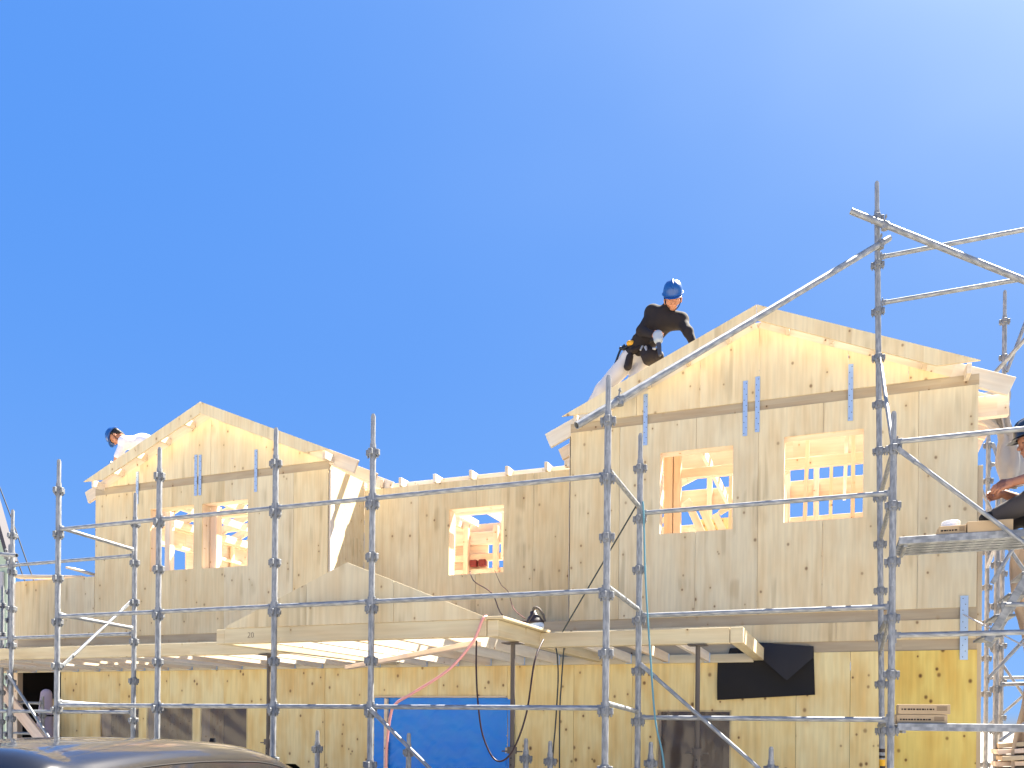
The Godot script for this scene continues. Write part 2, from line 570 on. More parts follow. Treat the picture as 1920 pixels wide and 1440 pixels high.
func house() -> void:
	var h := thing("timber_house", "unfinished two-storey timber house of bare plywood with two gables", "house", V(-4.8, 0, -11.5))
	var LX := [-10.88, -10.12, -9.345, -8.355, -7.15, -6.58]
	var RX := [-3.07, -2.45, -1.54, -0.84, -0.15, 0.80, 1.36]
	var lwin := [[-9.76, 4.11, -8.93, 5.06], [-8.77, 4.10, -7.94, 5.06]]
	var rwin := [[-1.96, 4.13, -1.12, 5.09], [-0.56, 4.16, 0.26, 5.12]]
	var mwin := [[-5.18, 3.97, -4.34, 4.91]]
	# upper walls, gable boards above the eave beam
	sheets(h, "plywood_panel", LX, 3.14, 5.365, WALL, M.ply, lwin)
	sheets(h, "plywood_panel", RX, 3.14, 5.455, WALL, M.ply, rwin)
	sheets(h, "plywood_panel", [-6.583, -5.67, -4.76, -3.90, -3.085], 2.7, 5.31, MID, M.ply, mwin)
	sheets(h, "gable_panel", [-10.88, -9.9, -8.62, -7.5, -6.58], 5.48, 7.0, WALL, M.ply, [], gable_profile(-8.62, 6.32, 0.42, 5.48))
	sheets(h, "gable_panel", [-3.07, -2.25, -1.5, -0.84, 0.1, 0.7, 1.36], 5.57, 7.0, WALL, M.ply, [], gable_profile(-0.855, 6.40, 0.427, 5.57))
	# strip between the two floor beams, parapet of the low wing on the left
	sheets(h, "plywood_strip", [-10.88, -9.2, -7.6, -6.1, -4.6, -3.1, -1.5, 0.0, 1.36], 2.815, 3.02, WALL, M.ply)
	sheets(h, "plywood_panel", [-12.62, -11.75, -10.886], 3.14, 4.10, WALL, M.ply)
	sheets(h, "plywood_strip", [-12.62, -10.886], 2.815, 3.02, WALL, M.ply)
	for q in [[LX, 3.14, 5.36, WALL, lwin], [RX, 3.14, 5.45, WALL, rwin], [[-5.67, -4.76, -3.90], 3.1, 5.3, MID, mwin]]:
		for x in q[0]:
			var y0: float = q[1]
			var y1: float = q[2]
			var xx: float = clampf(x, -10.85, 1.33)
			for w in q[4]:
				if x > w[0] - 0.03 and x < w[2] + 0.03:
					lumber(h, "stud", V(xx, w[3] + 0.1, q[3] - 0.08), V(xx, y1, q[3] - 0.08), 0.05, 0.1, M.lumber[0])
					y1 = w[1] - 0.05
			lumber(h, "stud", V(xx, y0, q[3] - 0.08), V(xx, y1, q[3] - 0.08), 0.05, 0.1, M.lumber[0])
	# bare beams in the gaps of the sheathing
	for b in [[-10.9, -6.57, 5.42, 0.125], [-3.08, 1.37, 5.512, 0.125], [-12.62, 1.37, 3.08, 0.13], [-12.62, 1.37, 2.757, 0.125]]:
		lumber(h, "girt_beam", V(b[0], b[2], WALL - 0.062), V(b[1], b[2], WALL - 0.062), 0.1, b[3], M.girt)
	# ground floor
	var gwin := [[-10.72, 1.0, -9.96, 2.01], [-9.78, 1.0, -8.92, 2.03], [-8.75, 1.0, -7.93, 2.03], [-1.95, 0.9, -1.13, 2.03], [-5.81, 0.1, -3.90, 2.19]]
	sheets(h, "ground_floor_panel", [-11.58, -10.34, -9.35, -8.34, -7.4, -6.6, -5.83, -4.86, -3.88, -3.0, -2.27, -1.54, -0.41, 0.15], 0.1, 2.695, WALL, M.warm, gwin)
	sheets(h, "ground_floor_panel", [0.15, 0.58], 0.1, 2.695, WALL, M.warm)
	sheets(h, "ground_floor_panel", [0.58, 1.37], 0.1, 2.695, WALL, M.yellow)
	sheets(h, "ground_floor_panel", [-11.95, -11.585], 0.1, 2.17, WALL, M.warm)
	# left low wing: the dark doorway wall behind, its other side
	lumber(h, "wing_post", V(-12.62, 0.1, WALL - 0.06), V(-12.62, 4.08, WALL - 0.06), 0.1, 0.1)
	for w in lwin: opening(h, w[0], w[1], w[2], w[3], WALL)
	for w in rwin: opening(h, w[0], w[1], w[2], w[3], WALL)
	for w in mwin: opening(h, w[0], w[1], w[2], w[3], MID)
	for w in gwin.slice(0, 4): opening(h, w[0], w[1], w[2], w[3], WALL)
	# side walls, floors and the parts of the back that hold the building together
	var bz := -13.6
	var side := func(called: String, x: float, y0: float, y1: float, z0: float, z1: float, mat: Material, t := 0.02) -> void:
		block(h, called, V(x, (y0 + y1) * 0.5, (z0 + z1) * 0.5), V(t, y1 - y0, absf(z1 - z0)), mat, 0.002)
	for k in 4:
		var za := WALL - 0.03 - k * 0.955
		var zb := za - 0.95
		if k != 1: side.call("side_panel", -10.87, 3.05, 5.36, za, zb, M.inner[k % 2])
		else:
			side.call("side_panel", -10.87, 3.05, 4.42, za, zb, M.inner[0])
			side.call("side_panel", -10.87, 4.84, 5.36, za, zb, M.inner[1])
		side.call("side_panel", 1.35, 0.1, 5.44, za, zb, M.inner[k % 2])
		side.call("side_panel", -11.57, 0.1, 2.66, za, zb, M.warm[0])
	side.call("return_panel", -6.592, 2.7, 5.43, WALL - 0.03, MID + 0.003, M.ply[0])
	side.call("return_panel", -3.08, 2.7, 5.44, WALL - 0.03, MID + 0.003, M.ply[1])
	for x in [[-12.6, -6.62], [-6.6, -3.1], [-3.08, 1.33]]:
		block(h, "upper_floor", V((x[0] + x[1]) * 0.5, 2.93, -11.78), V(x[1] - x[0], 0.2, 3.7), M.inner[0], 0.002)
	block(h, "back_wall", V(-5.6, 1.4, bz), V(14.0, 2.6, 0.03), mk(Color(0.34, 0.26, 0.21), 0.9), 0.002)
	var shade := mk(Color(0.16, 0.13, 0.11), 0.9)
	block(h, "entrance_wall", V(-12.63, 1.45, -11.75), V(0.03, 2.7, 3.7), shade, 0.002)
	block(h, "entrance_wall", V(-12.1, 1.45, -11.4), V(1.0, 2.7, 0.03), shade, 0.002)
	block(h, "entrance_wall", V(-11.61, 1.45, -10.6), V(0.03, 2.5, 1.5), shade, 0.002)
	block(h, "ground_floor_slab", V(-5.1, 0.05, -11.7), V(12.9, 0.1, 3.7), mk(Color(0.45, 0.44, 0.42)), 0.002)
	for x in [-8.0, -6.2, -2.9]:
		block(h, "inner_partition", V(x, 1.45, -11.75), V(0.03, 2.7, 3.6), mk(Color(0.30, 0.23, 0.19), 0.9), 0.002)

	# roof of the right gable
	var rr := [-0.855, 6.555, 0.427]
	for s in [[-9.86, -10.38], [-10.385, -10.9]]: deck_sheet(h, rr[0], rr[1], rr[2], -1.0, 0.95, 2.26, s[0], s[1])
	# roof of the left gable
	var lr := [-8.62, 6.475, 0.42]
	for s in [[-9.86, -10.6], [-10.605, -11.3]]: deck_sheet(h, lr[0], lr[1], lr[2], -1.0, 0.95, 2.24, s[0], s[1])
	# barge boards along the rakes, their ends cut level
	for r in [rr, lr]:
		for s in [-1.0, 1.0]:
			var e: float = 2.26 if s < 0.0 else 2.20
			var hh := 0.17
			var poly := PackedVector2Array([Vector2(r[0] + s * 0.003, r[1]), Vector2(r[0] + s * e, r[1] - e * r[2]), Vector2(r[0] + s * (e - hh / r[2]), r[1] - e * r[2]), Vector2(r[0] + s * 0.003, r[1] - hh)])
			part(h, "barge_board", prism(poly, -9.57, 0.024, Vector2(r[0] - 2.3, 5.4), Vector2(4.6, 1.2)), M.ply[0])
	for r in [rr, lr]:
		var out := 2.52 if r == rr else 2.47
		lumber(h, "ridge_beam", V(r[0], r[1] - 0.17, -9.86), V(r[0], r[1] - 0.17, -13.65), 0.1, 0.2, M.cedar[0])
		var k := 0
		for z in [-9.835, -10.35, -10.82, -11.29, -11.76, -12.23, -12.70, -13.17, -13.6]:
			for s in [-1.0, 1.0]:
				var low := 0.08 if k == 0 else 0.10
				var hh := 0.19 if k == 0 else 0.155
				lumber(h, "rafter", V(r[0] + s * 0.03, r[1] - low - 0.03 * r[2], z), V(r[0] + s * out, r[1] - low - out * r[2], z), 0.045, hh)
			k += 1
		# lookouts that carry the overhang past the gable
		for s in [-1.0, 1.0]:
			for d in [0.32, 0.78, 1.24, 1.70, 2.1]:
				lumber(h, "lookout", V(r[0] + s * d, r[1] - 0.10 - d * r[2], -9.597), V(r[0] + s * d, r[1] - 0.10 - d * r[2], -9.85), 0.045, 0.105)
		# eave beams, tie beams
		var wx := 2.20
		var e0: float = -3.02 if r == rr else -10.82
		var e1: float = 1.30 if r == rr else -6.64
		var ey: float = 5.42 if r == rr else 5.34
		lumber(h, "eave_beam", V(e1, ey - 0.09, -9.92), V(e1, ey - 0.09, -13.65), 0.1, 0.18, M.cedar[1])
		lumber(h, "eave_beam", V(e0, ey - 0.09, -9.92), V(e0, ey - 0.09, -13.65), 0.1, 0.18, M.cedar[0])
	# purlin and beam ends that stick out on the right
	lumber(h, "beam_end", V(1.37, 5.26, -9.98), V(1.66, 5.26, -9.98), 0.1, 0.22, M.lumber[1])
	# frame seen through the right windows
	lumber(h, "tie_beam", V(-3.0, 5.55, -11.7), V(1.3, 5.55, -11.7), 0.1, 0.24, M.cedar[1])
	lumber(h, "back_beam", V(-3.0, 5.49, bz), V(1.3, 5.49, bz), 0.1, 0.30, M.cedar[0])
	lumber(h, "back_beam", V(-3.0, 5.02, bz), V(1.3, 5.02, bz), 0.1, 0.12, M.cedar[1])
	lumber(h, "back_beam", V(-3.0, 4.4, bz), V(1.3, 4.4, bz), 0.1, 0.12, M.cedar[1])
	lumber(h, "back_beam", V(-2.3, 5.97, bz + 0.0), V(0.6, 5.97, bz), 0.08, 0.09, M.cedar[1])
	for x in [-2.98, -2.4, -1.9, -0.72, -0.30, 0.55, 1.28]:
		lumber(h, "stud", V(x, 3.03, bz + 0.11), V(x, 5.95 if absf(x + 0.85) < 1.6 else 5.4, bz + 0.11), 0.08, 0.06, M.lumber[rng.randi() % 4])
	lumber(h, "stud", V(-0.40, 3.03, -10.62), V(-0.33, 5.6, -10.6), 0.045, 0.06, M.cedar[0])
	lumber(h, "stud", V(0.17, 3.03, -10.6), V(0.17, 5.6, -10.6), 0.045, 0.06, M.cedar[0])
	lumber(h, "brace", V(-0.25, 6.2, -12.6), V(0.75, 5.3, -12.6), 0.045, 0.09, M.lumber[0])
	lumber(h, "brace", V(-2.2, 5.0, -13.4), V(-0.7, 3.3, -13.4), 0.03, 0.09, M.lumber[0])
	lumber(h, "corner_post", V(-2.04, 3.03, -10.8), V(-2.04, 5.5, -10.8), 0.11, 0.12, M.cedar[0])
	lumber(h, "corner_post", V(-1.93, 3.03, -10.8), V(-1.93, 5.5, -10.8), 0.09, 0.10, M.cedar[0])
	lumber(h, "cross_beam", V(-2.0, 5.12, -10.86), V(1.3, 5.12, -10.9), 0.1, 0.0 + 0.12, M.cedar[1])
	sheets(h, "inner_panel", [-2.0, -1.2, -0.8], 4.72, 5.0, -12.9, M.warm)
	for k in 3:
		lumber(h, "stair_string", V(-1.9 + k * 0.13, 4.9, -11.4 - k * 0.4), V(-1.45 + k * 0.13, 3.9, -11.4 - k * 0.4), 0.03, 0.1, M.lumber[k])
	for q in [[-2.75, -12.3], [-1.45, -12.3], [-0.1, -12.3], [0.8, -12.3], [-2.2, -11.6], [-1.0, -11.6], [0.4, -11.6]]:
		lumber(h, "stud", V(q[0], 3.03, q[1]), V(q[0] + 0.02, 5.45, q[1]), 0.045, 0.09, M.lumber[rng.randi() % 4])
	for q in [[-2.9, 4.55, -12.3, 0.6], [-1.5, 4.75, -11.6, 0.5]]:
		lumber(h, "brace", V(q[0], q[1], q[2] + 0.03), V(q[0] + 0.9, q[1] + q[3], q[2] + 0.03), 0.03, 0.07, M.lumber[rng.randi() % 4])
	for x in [-2.5, -1.6, -0.75, 0.1, 0.9]:
		lumber(h, "ceiling_joist", V(x, 5.36, -9.95), V(x, 5.36, bz), 0.045, 0.14, M.lumber[rng.randi() % 4])
	for x in [-10.2, -9.3, -8.4, -7.5]:
		lumber(h, "ceiling_joist", V(x, 5.40, -9.95), V(x, 5.40, bz), 0.045, 0.12, M.lumber[rng.randi() % 4])
	for x in [-5.9, -5.0, -4.1]:
		lumber(h, "hung_post", V(x, 4.5, -12.4), V(x, 5.3, -12.4), 0.06, 0.06, M.lumber[rng.randi() % 4])
	# frame seen through the left windows
	for z in [-10.4, -11.0, -12.1, -12.9]:
		lumber(h, "stud", V(-10.81, 3.05, z), V(-10.81, 5.30, z), 0.045, 0.09, M.lumber[rng.randi() % 4])
	for yy in [4.40, 4.87, 5.25]:
		lumber(h, "side_rail", V(-10.80, yy, -9.95), V(-10.80, yy, -13.6), 0.1, 0.055 if yy < 5.0 else 0.11, M.lumber[1])
	for z in [-10.9, -11.8, -12.7, -13.55]:
		lumber(h, "tie_beam", V(-10.8, 5.46, z), V(-6.65, 5.46, z), 0.09, 0.12, M.lumber[1])
	for x in [-10.2, -9.4, -8.5, -7.6]:
		lumber(h, "back_stud", V(x, 3.03, bz), V(x, 5.4, bz), 0.09, 0.09, M.lumber[0])
	lumber(h, "back_beam", V(-10.85, 4.95, bz), V(-6.6, 4.95, bz), 0.1, 0.2, M.lumber[2])
	lumber(h, "window_post", V(-8.70, 4.10, -10.02), V(-8.70, 5.06, -10.02), 0.12, 0.12, M.cedar[0])
	lumber(h, "window_post", V(-9.62, 4.10, -10.05), V(-9.62, 5.06, -10.05), 0.1, 0.1, M.lumber[0])
	# mid section: flat roof joists over the recessed wall and the room behind
	for x in [-6.29, -5.98, -5.42, -4.85, -4.30, -3.72]:
		lumber(h, "roof_joist", V(x, 5.385, MID + 0.01), V(x, 5.385, -13.6), 0.045, 0.12)
	lumber(h, "joist_block", V(-6.56, 5.375, MID - 0.2), V(-3.1, 5.375, MID - 0.2), 0.045, 0.10, M.lumber[2])
	lumber(h, "beam_end", V(-3.45, 5.44, MID - 0.02), V(-3.1, 5.44, MID - 0.02), 0.1, 0.2, M.lumber[2])
	lumber(h, "wall_plate", V(-6.56, 5.27, MID - 0.08), V(-3.1, 5.27, MID - 0.08), 0.1, 0.1, M.lumber[0])
	lumber(h, "tie_beam", V(-6.6, 5.22, -12.0), V(-3.1, 5.22, -12.0), 0.1, 0.16, M.cedar[1])
	lumber(h, "back_beam", V(-6.6, 5.12, bz), V(-3.1, 5.12, bz), 0.1, 0.22, M.cedar[1])
	lumber(h, "back_beam", V(-6.6, 4.78, bz), V(-3.1, 4.78, bz), 0.1, 0.12, M.cedar[0])
	lumber(h, "back_beam", V(-6.6, 4.48, bz), V(-3.1, 4.48, bz), 0.1, 0.2, M.cedar[1])
	block(h, "back_panel", V(-6.2, 4.75, bz - 0.08), V(0.8, 0.55, 0.02), M.inner[0], 0.002)
	block(h, "back_panel", V(-5.6, 5.22, bz - 0.08), V(1.9, 0.36, 0.02), M.inner[1], 0.002)
	for x in [-6.15, -5.58, -4.9, -4.2]:
		lumber(h, "stud", V(x, 3.03, bz + 0.11), V(x, 5.3, bz + 0.11), 0.09, 0.09, M.cedar[0])
	for x in [-6.02, -5.85]:
		block(h, "red_bracket_box", V(x, 4.67, bz + 0.07), V(0.13, 0.12, 0.1), mk(Color(0.42, 0.09, 0.08), 0.6), 0.01)
	# tie straps
	for s in [[-2.14, 5.20, 5.81], [-0.99, 5.18, 5.81], [-0.855, 5.21, 5.84], [0.125, 5.22, 5.84], [-10.02, 5.16, 5.66], [-8.89, 5.19, 5.80], [-8.81, 5.19, 5.79], [-7.80, 5.15, 5.76]]:
		strap(h, s[0], s[1], s[2])
	strap(h, 1.245, 2.59, 3.26, 0.075)
	# plastic film over the ground floor windows
	for w in gwin.slice(0, 4):
		var fm := mk(Color(0.52, 0.44, 0.37, 0.30), 0.14)
		fm.transparency = BaseMaterial3D.TRANSPARENCY_ALPHA
		var ws: Array = w
		var film := part(h, "window_film", cloth_mesh(func(u: float, v: float) -> Vector3: return V(lerpf(ws[0] - 0.02, ws[2] + 0.02, u), lerpf(ws[1], ws[3] + 0.02, v), WALL + 0.006 + 0.006 * sin(u * 17.0 + v * 9.0) * sin(v * 12.0 - u * 6.0)), 14, 14), fm)
		film.set_meta("label", "clear plastic film stretched over a ground floor window")
	# things standing inside, dimly seen through the film
	block(h, "door_trim", V(-5.61, 1.15, WALL + 0.028), V(0.05, 2.06, 0.04), M.lumber[3])
	block(h, "door_lintel_trim", V(-4.86, 2.205, WALL + 0.018), V(1.95, 0.018, 0.03), M.lumber[3])

	# canopy in front: eave beams, joists, a small projecting gable
	var beam := func(a: Vector3, b: Vector3, w := 0.11, hh := 0.14, called := "canopy_beam") -> MeshInstance3D:
		return lumber(h, called, a, b, w, hh, M.eave)
	beam.call(V(-13.2, 2.685, -7.53), V(-5.56, 2.685, -7.53))
	beam.call(V(-2.67, 2.685, -7.53), V(-0.87, 2.685, -7.53))
	beam.call(V(-0.81, 2.685, -7.475), V(-0.81, 2.685, WALL + 0.002))
	beam.call(V(-5.45, 2.695, -6.455), V(-2.73, 2.695, -6.455), 0.1, 0.145)
	beam.call(V(-5.50, 2.69, -6.41), V(-5.50, 2.69, WALL + 0.002), 0.1, 0.14)
	beam.call(V(-2.675, 2.69, -6.41), V(-2.675, 2.69, WALL + 0.002), 0.1, 0.14)
	lumber(h, "top_batten", V(-2.665, 2.775, -6.38), V(-2.665, 2.775, WALL + 0.02), 0.19, 0.024, M.eave)
	lumber(h, "corner_board", V(1.388, 0.1, -9.86), V(1.388, 4.62, -9.86), 0.05, 0.06, M.beam[0])
	var mark := TextMesh.new()
	mark.text = "20"
	mark.font_size = 20
	mark.pixel_size = 0.0035
	mark.depth = 0.002
	var font := SystemFont.new()
	font.font_names = PackedStringArray(["Droid Sans"])
	mark.font = font
	part(h, "pencil_mark", mark, mk(Color(0.55, 0.50, 0.42), 0.9), Transform3D(Basis(), V(-5.14, 2.695, -6.404)))
	beam.call(V(-13.2, 2.645, WALL + 0.025), V(-0.87, 2.645, WALL + 0.025), 0.045, 0.1, "ledger_board")
	var k := 0
	for i in 17:
		var x := -13.0 + i * 0.455
		lumber(h, "canopy_joist", V(x, 2.69, -7.59), V(x, 2.66, WALL + 0.05), 0.045, 0.11)
		hanger(h, x)
	for i in 5:
		var x := -5.02 + i * 0.455
		lumber(h, "canopy_joist", V(x, 2.69, -6.51), V(x, 2.66, WALL + 0.05), 0.045, 0.12)
		hanger(h, x)
	for x in [-2.3, -1.85, -1.38]:
		lumber(h, "canopy_joist", V(x, 2.69, -7.59), V(x, 2.66, WALL + 0.05), 0.045, 0.11)
		hanger(h, x)
	block(h, "joist_bracket", V(-2.86, 2.685, -7.46), V(0.07, 0.08, 0.02), M.strap)
	var gp := PackedVector2Array([Vector2(-5.43, 2.77), Vector2(-2.74, 2.77), Vector2(-2.74, 2.785), Vector2(-4.09, 3.32), Vector2(-5.43, 2.785)])
	var grey: StandardMaterial3D = M.ply[0].duplicate()
	grey.albedo_color = Color(0.93, 0.94, 0.965)
	sheets(h, "porch_gable_panel", [-5.43, -4.52, -3.61, -2.74], 2.76, 3.4, -6.40, [grey], [], gp)
	# planks across the low wing
	var p := thing("loose_plank", "long pale plank lying along the low left parapet", "plank", V(-11.7, 4.12, -9.7))
	lumber(p, "board", V(-12.5, 4.16, -9.70), V(-11.3, 4.13, -10.0), 0.24, 0.035)
	p = thing("loose_plank", "greyish plank tilted against the parapet beside the left gable", "plank", V(-11.0, 4.12, -9.9))
	lumber(p, "board", V(-11.75, 4.33, -10.1), V(-10.93, 4.13, -9.86), 0.16, 0.03, M.beam[0])

func hanger(h: Node3D, x: float) -> void:
	var st := start()
	add_box(st, V(0.062, 0.11, 0.012), 0.001, Transform3D(Basis(), V(0, 0, 0)))
	add_box(st, V(0.062, 0.006, 0.05), 0.001, Transform3D(Basis(), V(0, -0.052, 0.03)))
	part(h, "joist_hanger", st.commit(), M.strap, Transform3D(Basis(), V(x, 2.652, WALL + 0.054)))

# ---------------------------------------------------------------- scaffolding
func make_coupling() -> ArrayMesh:
	var st := start()
	add_tube(st, V(0, -0.045, 0), V(0, -0.03, 0), 0.030, 0.037, 12)
	add_tube(st, V(0, -0.03, 0), V(0, 0.03, 0), 0.037, 0.037, 12)
	add_tube(st, V(0, 0.03, 0), V(0, 0.04, 0), 0.037, 0.030, 12)
	for k in 4:
		var a := k * PI * 0.5
		var d := V(cos(a), 0, sin(a))
		add_box(st, V(0.030, 0.052, 0.036), 0.004, Transform3D(Basis(Vector3.UP, -a), d * 0.046 + V(0, 0.0, 0)))
		add_tube(st, d * 0.047 + V(0, -0.045, 0), d * 0.047 + V(0, -0.026, 0), 0.007, 0.009, 6)
	return st.commit()

func post(parent: Node3D, x: float, z: float, y1: float, first: float, lean := Vector2.ZERO, every := 0.45) -> void:
	var foot := V(x - lean.x * first, 0.02, z - lean.y * first)
	var at := func(y: float) -> Vector3: return V(x + lean.x * (y - first), y, z + lean.y * (y - first))
	var st := start()
	var neck := minf(first + 0.07, y1 - 0.02)
	add_tube(st, at.call(0.02) - foot, at.call(neck) - foot, 0.0265, 0.0265, 14)
	add_tube(st, at.call(neck) - foot, at.call(neck + 0.02) - foot, 0.0265, 0.021, 14)
	add_tube(st, at.call(neck + 0.02) - foot, at.call(y1 - 0.02) - foot, 0.021, 0.0205, 14)
	add_tube(st, at.call(y1 - 0.02) - foot, at.call(y1) - foot, 0.0205, 0.013, 14)
	var p := part(parent, "post", st.commit(), M.steel, Transform3D(Basis(), foot))
	var y := first
	while y > 0.3:
		part(p, "coupling", coupling_mesh, M.cast, Transform3D(Basis(Vector3.UP, rng.randf_range(-0.15, 0.15)), at.call(y)))
		y -= every
	st = start()
	add_box(st, V(0.15, 0.012, 0.15), 0.002, Transform3D(Basis(), V(0, 0.008, 0)))
	part(p, "base_plate", st.commit(), M.cast, Transform3D(Basis(), V(foot.x, 0.004, foot.z)))

func ledger(parent: Node3D, called: String, p0: Vector3, p1: Vector3, r := 0.0205) -> void:
	var st := start()
	var mid := (p0 + p1) * 0.5
	var d := (p1 - p0).normalized()
	var q0 := p0 + d * 0.05 - mid
	var q1 := p1 - d * 0.05 - mid
	add_tube(st, q0, q1, r, r, 12)
	for e in [[q0, 1.0], [q1, -1.0]]:
		var f := along(e[0], e[0] + d * 0.01)
		f.origin = e[0] - d * (e[1] * 0.008)
		add_box(st, V(0.05, 0.05, 0.022), 0.004, f)
		f.origin += V(0, -0.01, 0) - d * (e[1] * 0.012)
		add_box(st, V(0.010, 0.11, 0.020), 0.002, f)
	part(parent, called, st.commit(), M.steel, Transform3D(Basis(), mid))

func flat_brace(parent: Node3D, p0: Vector3, p1: Vector3, called := "diagonal_brace") -> void:
	# a tube with flattened ends, bolted to the couplings
	var st := start()
	var mid := (p0 + p1) * 0.5
	var d := (p1 - p0).normalized()
	add_tube(st, p0 + d * 0.16 - mid, p1 - d * 0.16 - mid, 0.017, 0.017, 10)
	for e in [[p0 - mid, 1.0], [p1 - mid, -1.0]]:
		var a: Vector3 = e[0] + d * (e[1] * 0.085)
		var f := along(a, a + d * 0.01)
		f.origin = a
		add_box(st, V(0.20, 0.040, 0.012), 0.005, f)
		add_tube(st, e[0] + f.basis.z * 0.014, e[0] - f.basis.z * 0.014, 0.012, 0.012, 6)
	part(parent, called, st.commit(), M.steel, Transform3D(Basis(), mid))

func clamp_at(parent: Node3D, at: Vector3, axis: Vector3) -> void:
	var st := start()
	add_tube(st, -axis * 0.03, axis * 0.03, 0.036, 0.036, 12)
	add_tube(st, V(0, -0.045, 0), V(0, 0.02, 0), 0.034, 0.034, 12)
	add_tube(st, V(0, 0.02, 0.02), V(0.01, 0.085, 0.02), 0.007, 0.007, 6)
	add_box(st, V(0.02, 0.012, 0.03), 0.002, Transform3D(Basis(), V(0.008, 0.065, 0.02)))
	part(parent, "tube_clamp", st.commit(), M.cast, Transform3D(Basis(), at))

func scaffolding() -> void:
	coupling_mesh = make_coupling()
	var s := thing("scaffold", "galvanised wedge-lock scaffold of posts and rails before the house front", "scaffold", V(-3, 0, -6.8))
	var X := [-7.455, -6.125, -4.765, -3.75, -1.66]
	var first := [4.23, 4.25, 4.235, 4.225, 4.25]
	var tops := [4.55, 4.53, 4.56, 4.56, 4.60]
	for i in 5: post(s, X[i], FRONT, tops[i], first[i])
	for yy in [3.83, 2.935, 2.025]:
		for i in 4: ledger(s, "rail", V(X[i], yy, FRONT), V(X[i + 1], yy, FRONT))
	# inner row on the left
	post(s, -7.485, BACK, 4.47, 4.12)
	post(s, -9.45, BACK, 4.44, 4.12)
	post(s, -11.4, BACK, 4.40, 4.12)
	for yy in [3.755, 2.86, 1.96]:
		ledger(s, "rail", V(-9.45, yy, BACK), V(-7.485, yy, BACK))
		ledger(s, "rail", V(-11.4, yy, BACK), V(-9.45, yy, BACK))
		ledger(s, "transom", V(-7.46, yy + 0.10, FRONT), V(-7.48, yy + 0.06, BACK))
	flat_brace(s, V(-7.485, 3.22, BACK + 0.05), V(-7.44, 2.44, FRONT - 0.06))
	flat_brace(s, V(-9.43, 2.40, BACK + 0.05), V(-8.35, 1.22, BACK + 0.05))
	tube(s, "loose_tube", V(-10.9, 4.03, BACK + 0.12), V(-9.22, 3.84, BACK + 0.12), 0.024, M.steel, 14, true)
	clamp_at(s, V(-9.45, 3.865, BACK + 0.07), V(1, -0.1, 0).normalized())
	# inner row on the right
	post(s, -1.635, BACK, 4.48, 4.17)
	post(s, 0.415, BACK, 4.42, 4.12)
	post(s, 2.47, BACK, 4.5, 4.12)
	for yy in [3.77, 2.86, 1.955]:
		ledger(s, "rail", V(-1.635, yy, BACK), V(0.415, yy, BACK))
		ledger(s, "transom", V(-1.66, yy + 0.11, FRONT), V(-1.635, yy + 0.05, BACK))
		ledger(s, "transom", V(0.415, yy - 0.02, BACK), V(0.395, yy - 0.06, -8.75))
	for yy in [4.175, 2.63]:
		ledger(s, "rail", V(0.415, yy, BACK), V(2.47, yy, BACK))
	ledger(s, "transom", V(0.415, 4.12, BACK), V(0.38, 4.1, -8.75))
	flat_brace(s, V(0.45, 4.10, BACK + 0.045), V(1.62, 3.02, BACK + 0.045))
	flat_brace(s, V(-1.60, 2.42, BACK + 0.045), V(0.1, 0.93, BACK + 0.045))
	flat_brace(s, V(-3.72, 2.0, FRONT + 0.045), V(-2.2, 0.7, FRONT + 0.045))
	flat_brace(s, V(0.42, 2.84, BACK - 0.06), V(0.395, 2.58, -8.70))
	flat_brace(s, V(0.37, 5.42, -8.70), V(0.42, 4.12, -7.36))
	# the tall post and the long tubes clamped to it
	post(s, 0.335, -8.75, 7.16, 6.80, Vector2(-0.017, 0.0))
	var tall := s.get_child(s.get_child_count() - 1) as Node3D
	for q in [[1.53, 0.09, Color(0.88, 0.66, 0.10)], [1.60, 0.022, Color(0.10, 0.09, 0.09)], [1.50, 0.022, Color(0.10, 0.09, 0.09)], [1.66, 0.035, Color(0.16, 0.10, 0.10)]]:
		var st := start()
		var r := 0.0273 if q[1] > 0.05 else 0.0277
		add_tube(st, V(0, -q[1] * 0.5, 0), V(0, q[1] * 0.5, 0), r, r, 14)
		part(tall, "tape_band", st.commit(), mk(q[2], 0.6), Transform3D(Basis(), V(0.335 + 0.017 * (6.80 - q[0]), q[0], -8.75)))
	post(s, 2.7, -8.75, 6.7, 6.37)
	ledger(s, "rail", V(0.345, 6.42, -8.75), V(2.7, 6.46, -8.75))
	ledger(s, "rail", V(0.36, 5.975, -8.75), V(2.7, 6.01, -8.75))
	var a := V(-1.90, 4.225, FRONT + 0.05)
	var b := V(0.44, 6.56, -8.70)
	tube(s, "long_diagonal_tube", a, b, 0.029, M.steel, 16, true)
	clamp_at(s, a.lerp(b, 0.115), (b - a).normalized())
	clamp_at(s, a.lerp(b, 0.965), (b - a).normalized())
	var c := V(0.10, 6.88, -8.68)
	var d := V(2.1, 5.55, -8.60)
	tube(s, "long_handrail_tube", c, d, 0.028, M.steel, 16, true)
	clamp_at(s, c.lerp(d, 0.15), (d - c).normalized())
	# metal work platform and timber plank on the right
	platform(s, 0.46, 2.45, 3.385, BACK, BACK - 0.52)
	platform(s, 0.46, 2.45, 1.90, BACK + 0.02, BACK - 0.5)
	# posts of the unfinished row, only as high as a person
	var low := [["short scaffold post standing before the bare plywood left of the blue sheet", -5.01, 1.79], ["short scaffold post standing before the left part of the blue sheet", -3.94, 1.78], ["short scaffold post just right of the blue sheet", -2.70, 1.75], ["short scaffold post behind the thin hanging ropes right of the door", -2.46, 1.73], ["short scaffold post close to the right ground floor window", -1.52, 1.74], ["rightmost short scaffold post under the black membrane", -0.50, 1.72]]
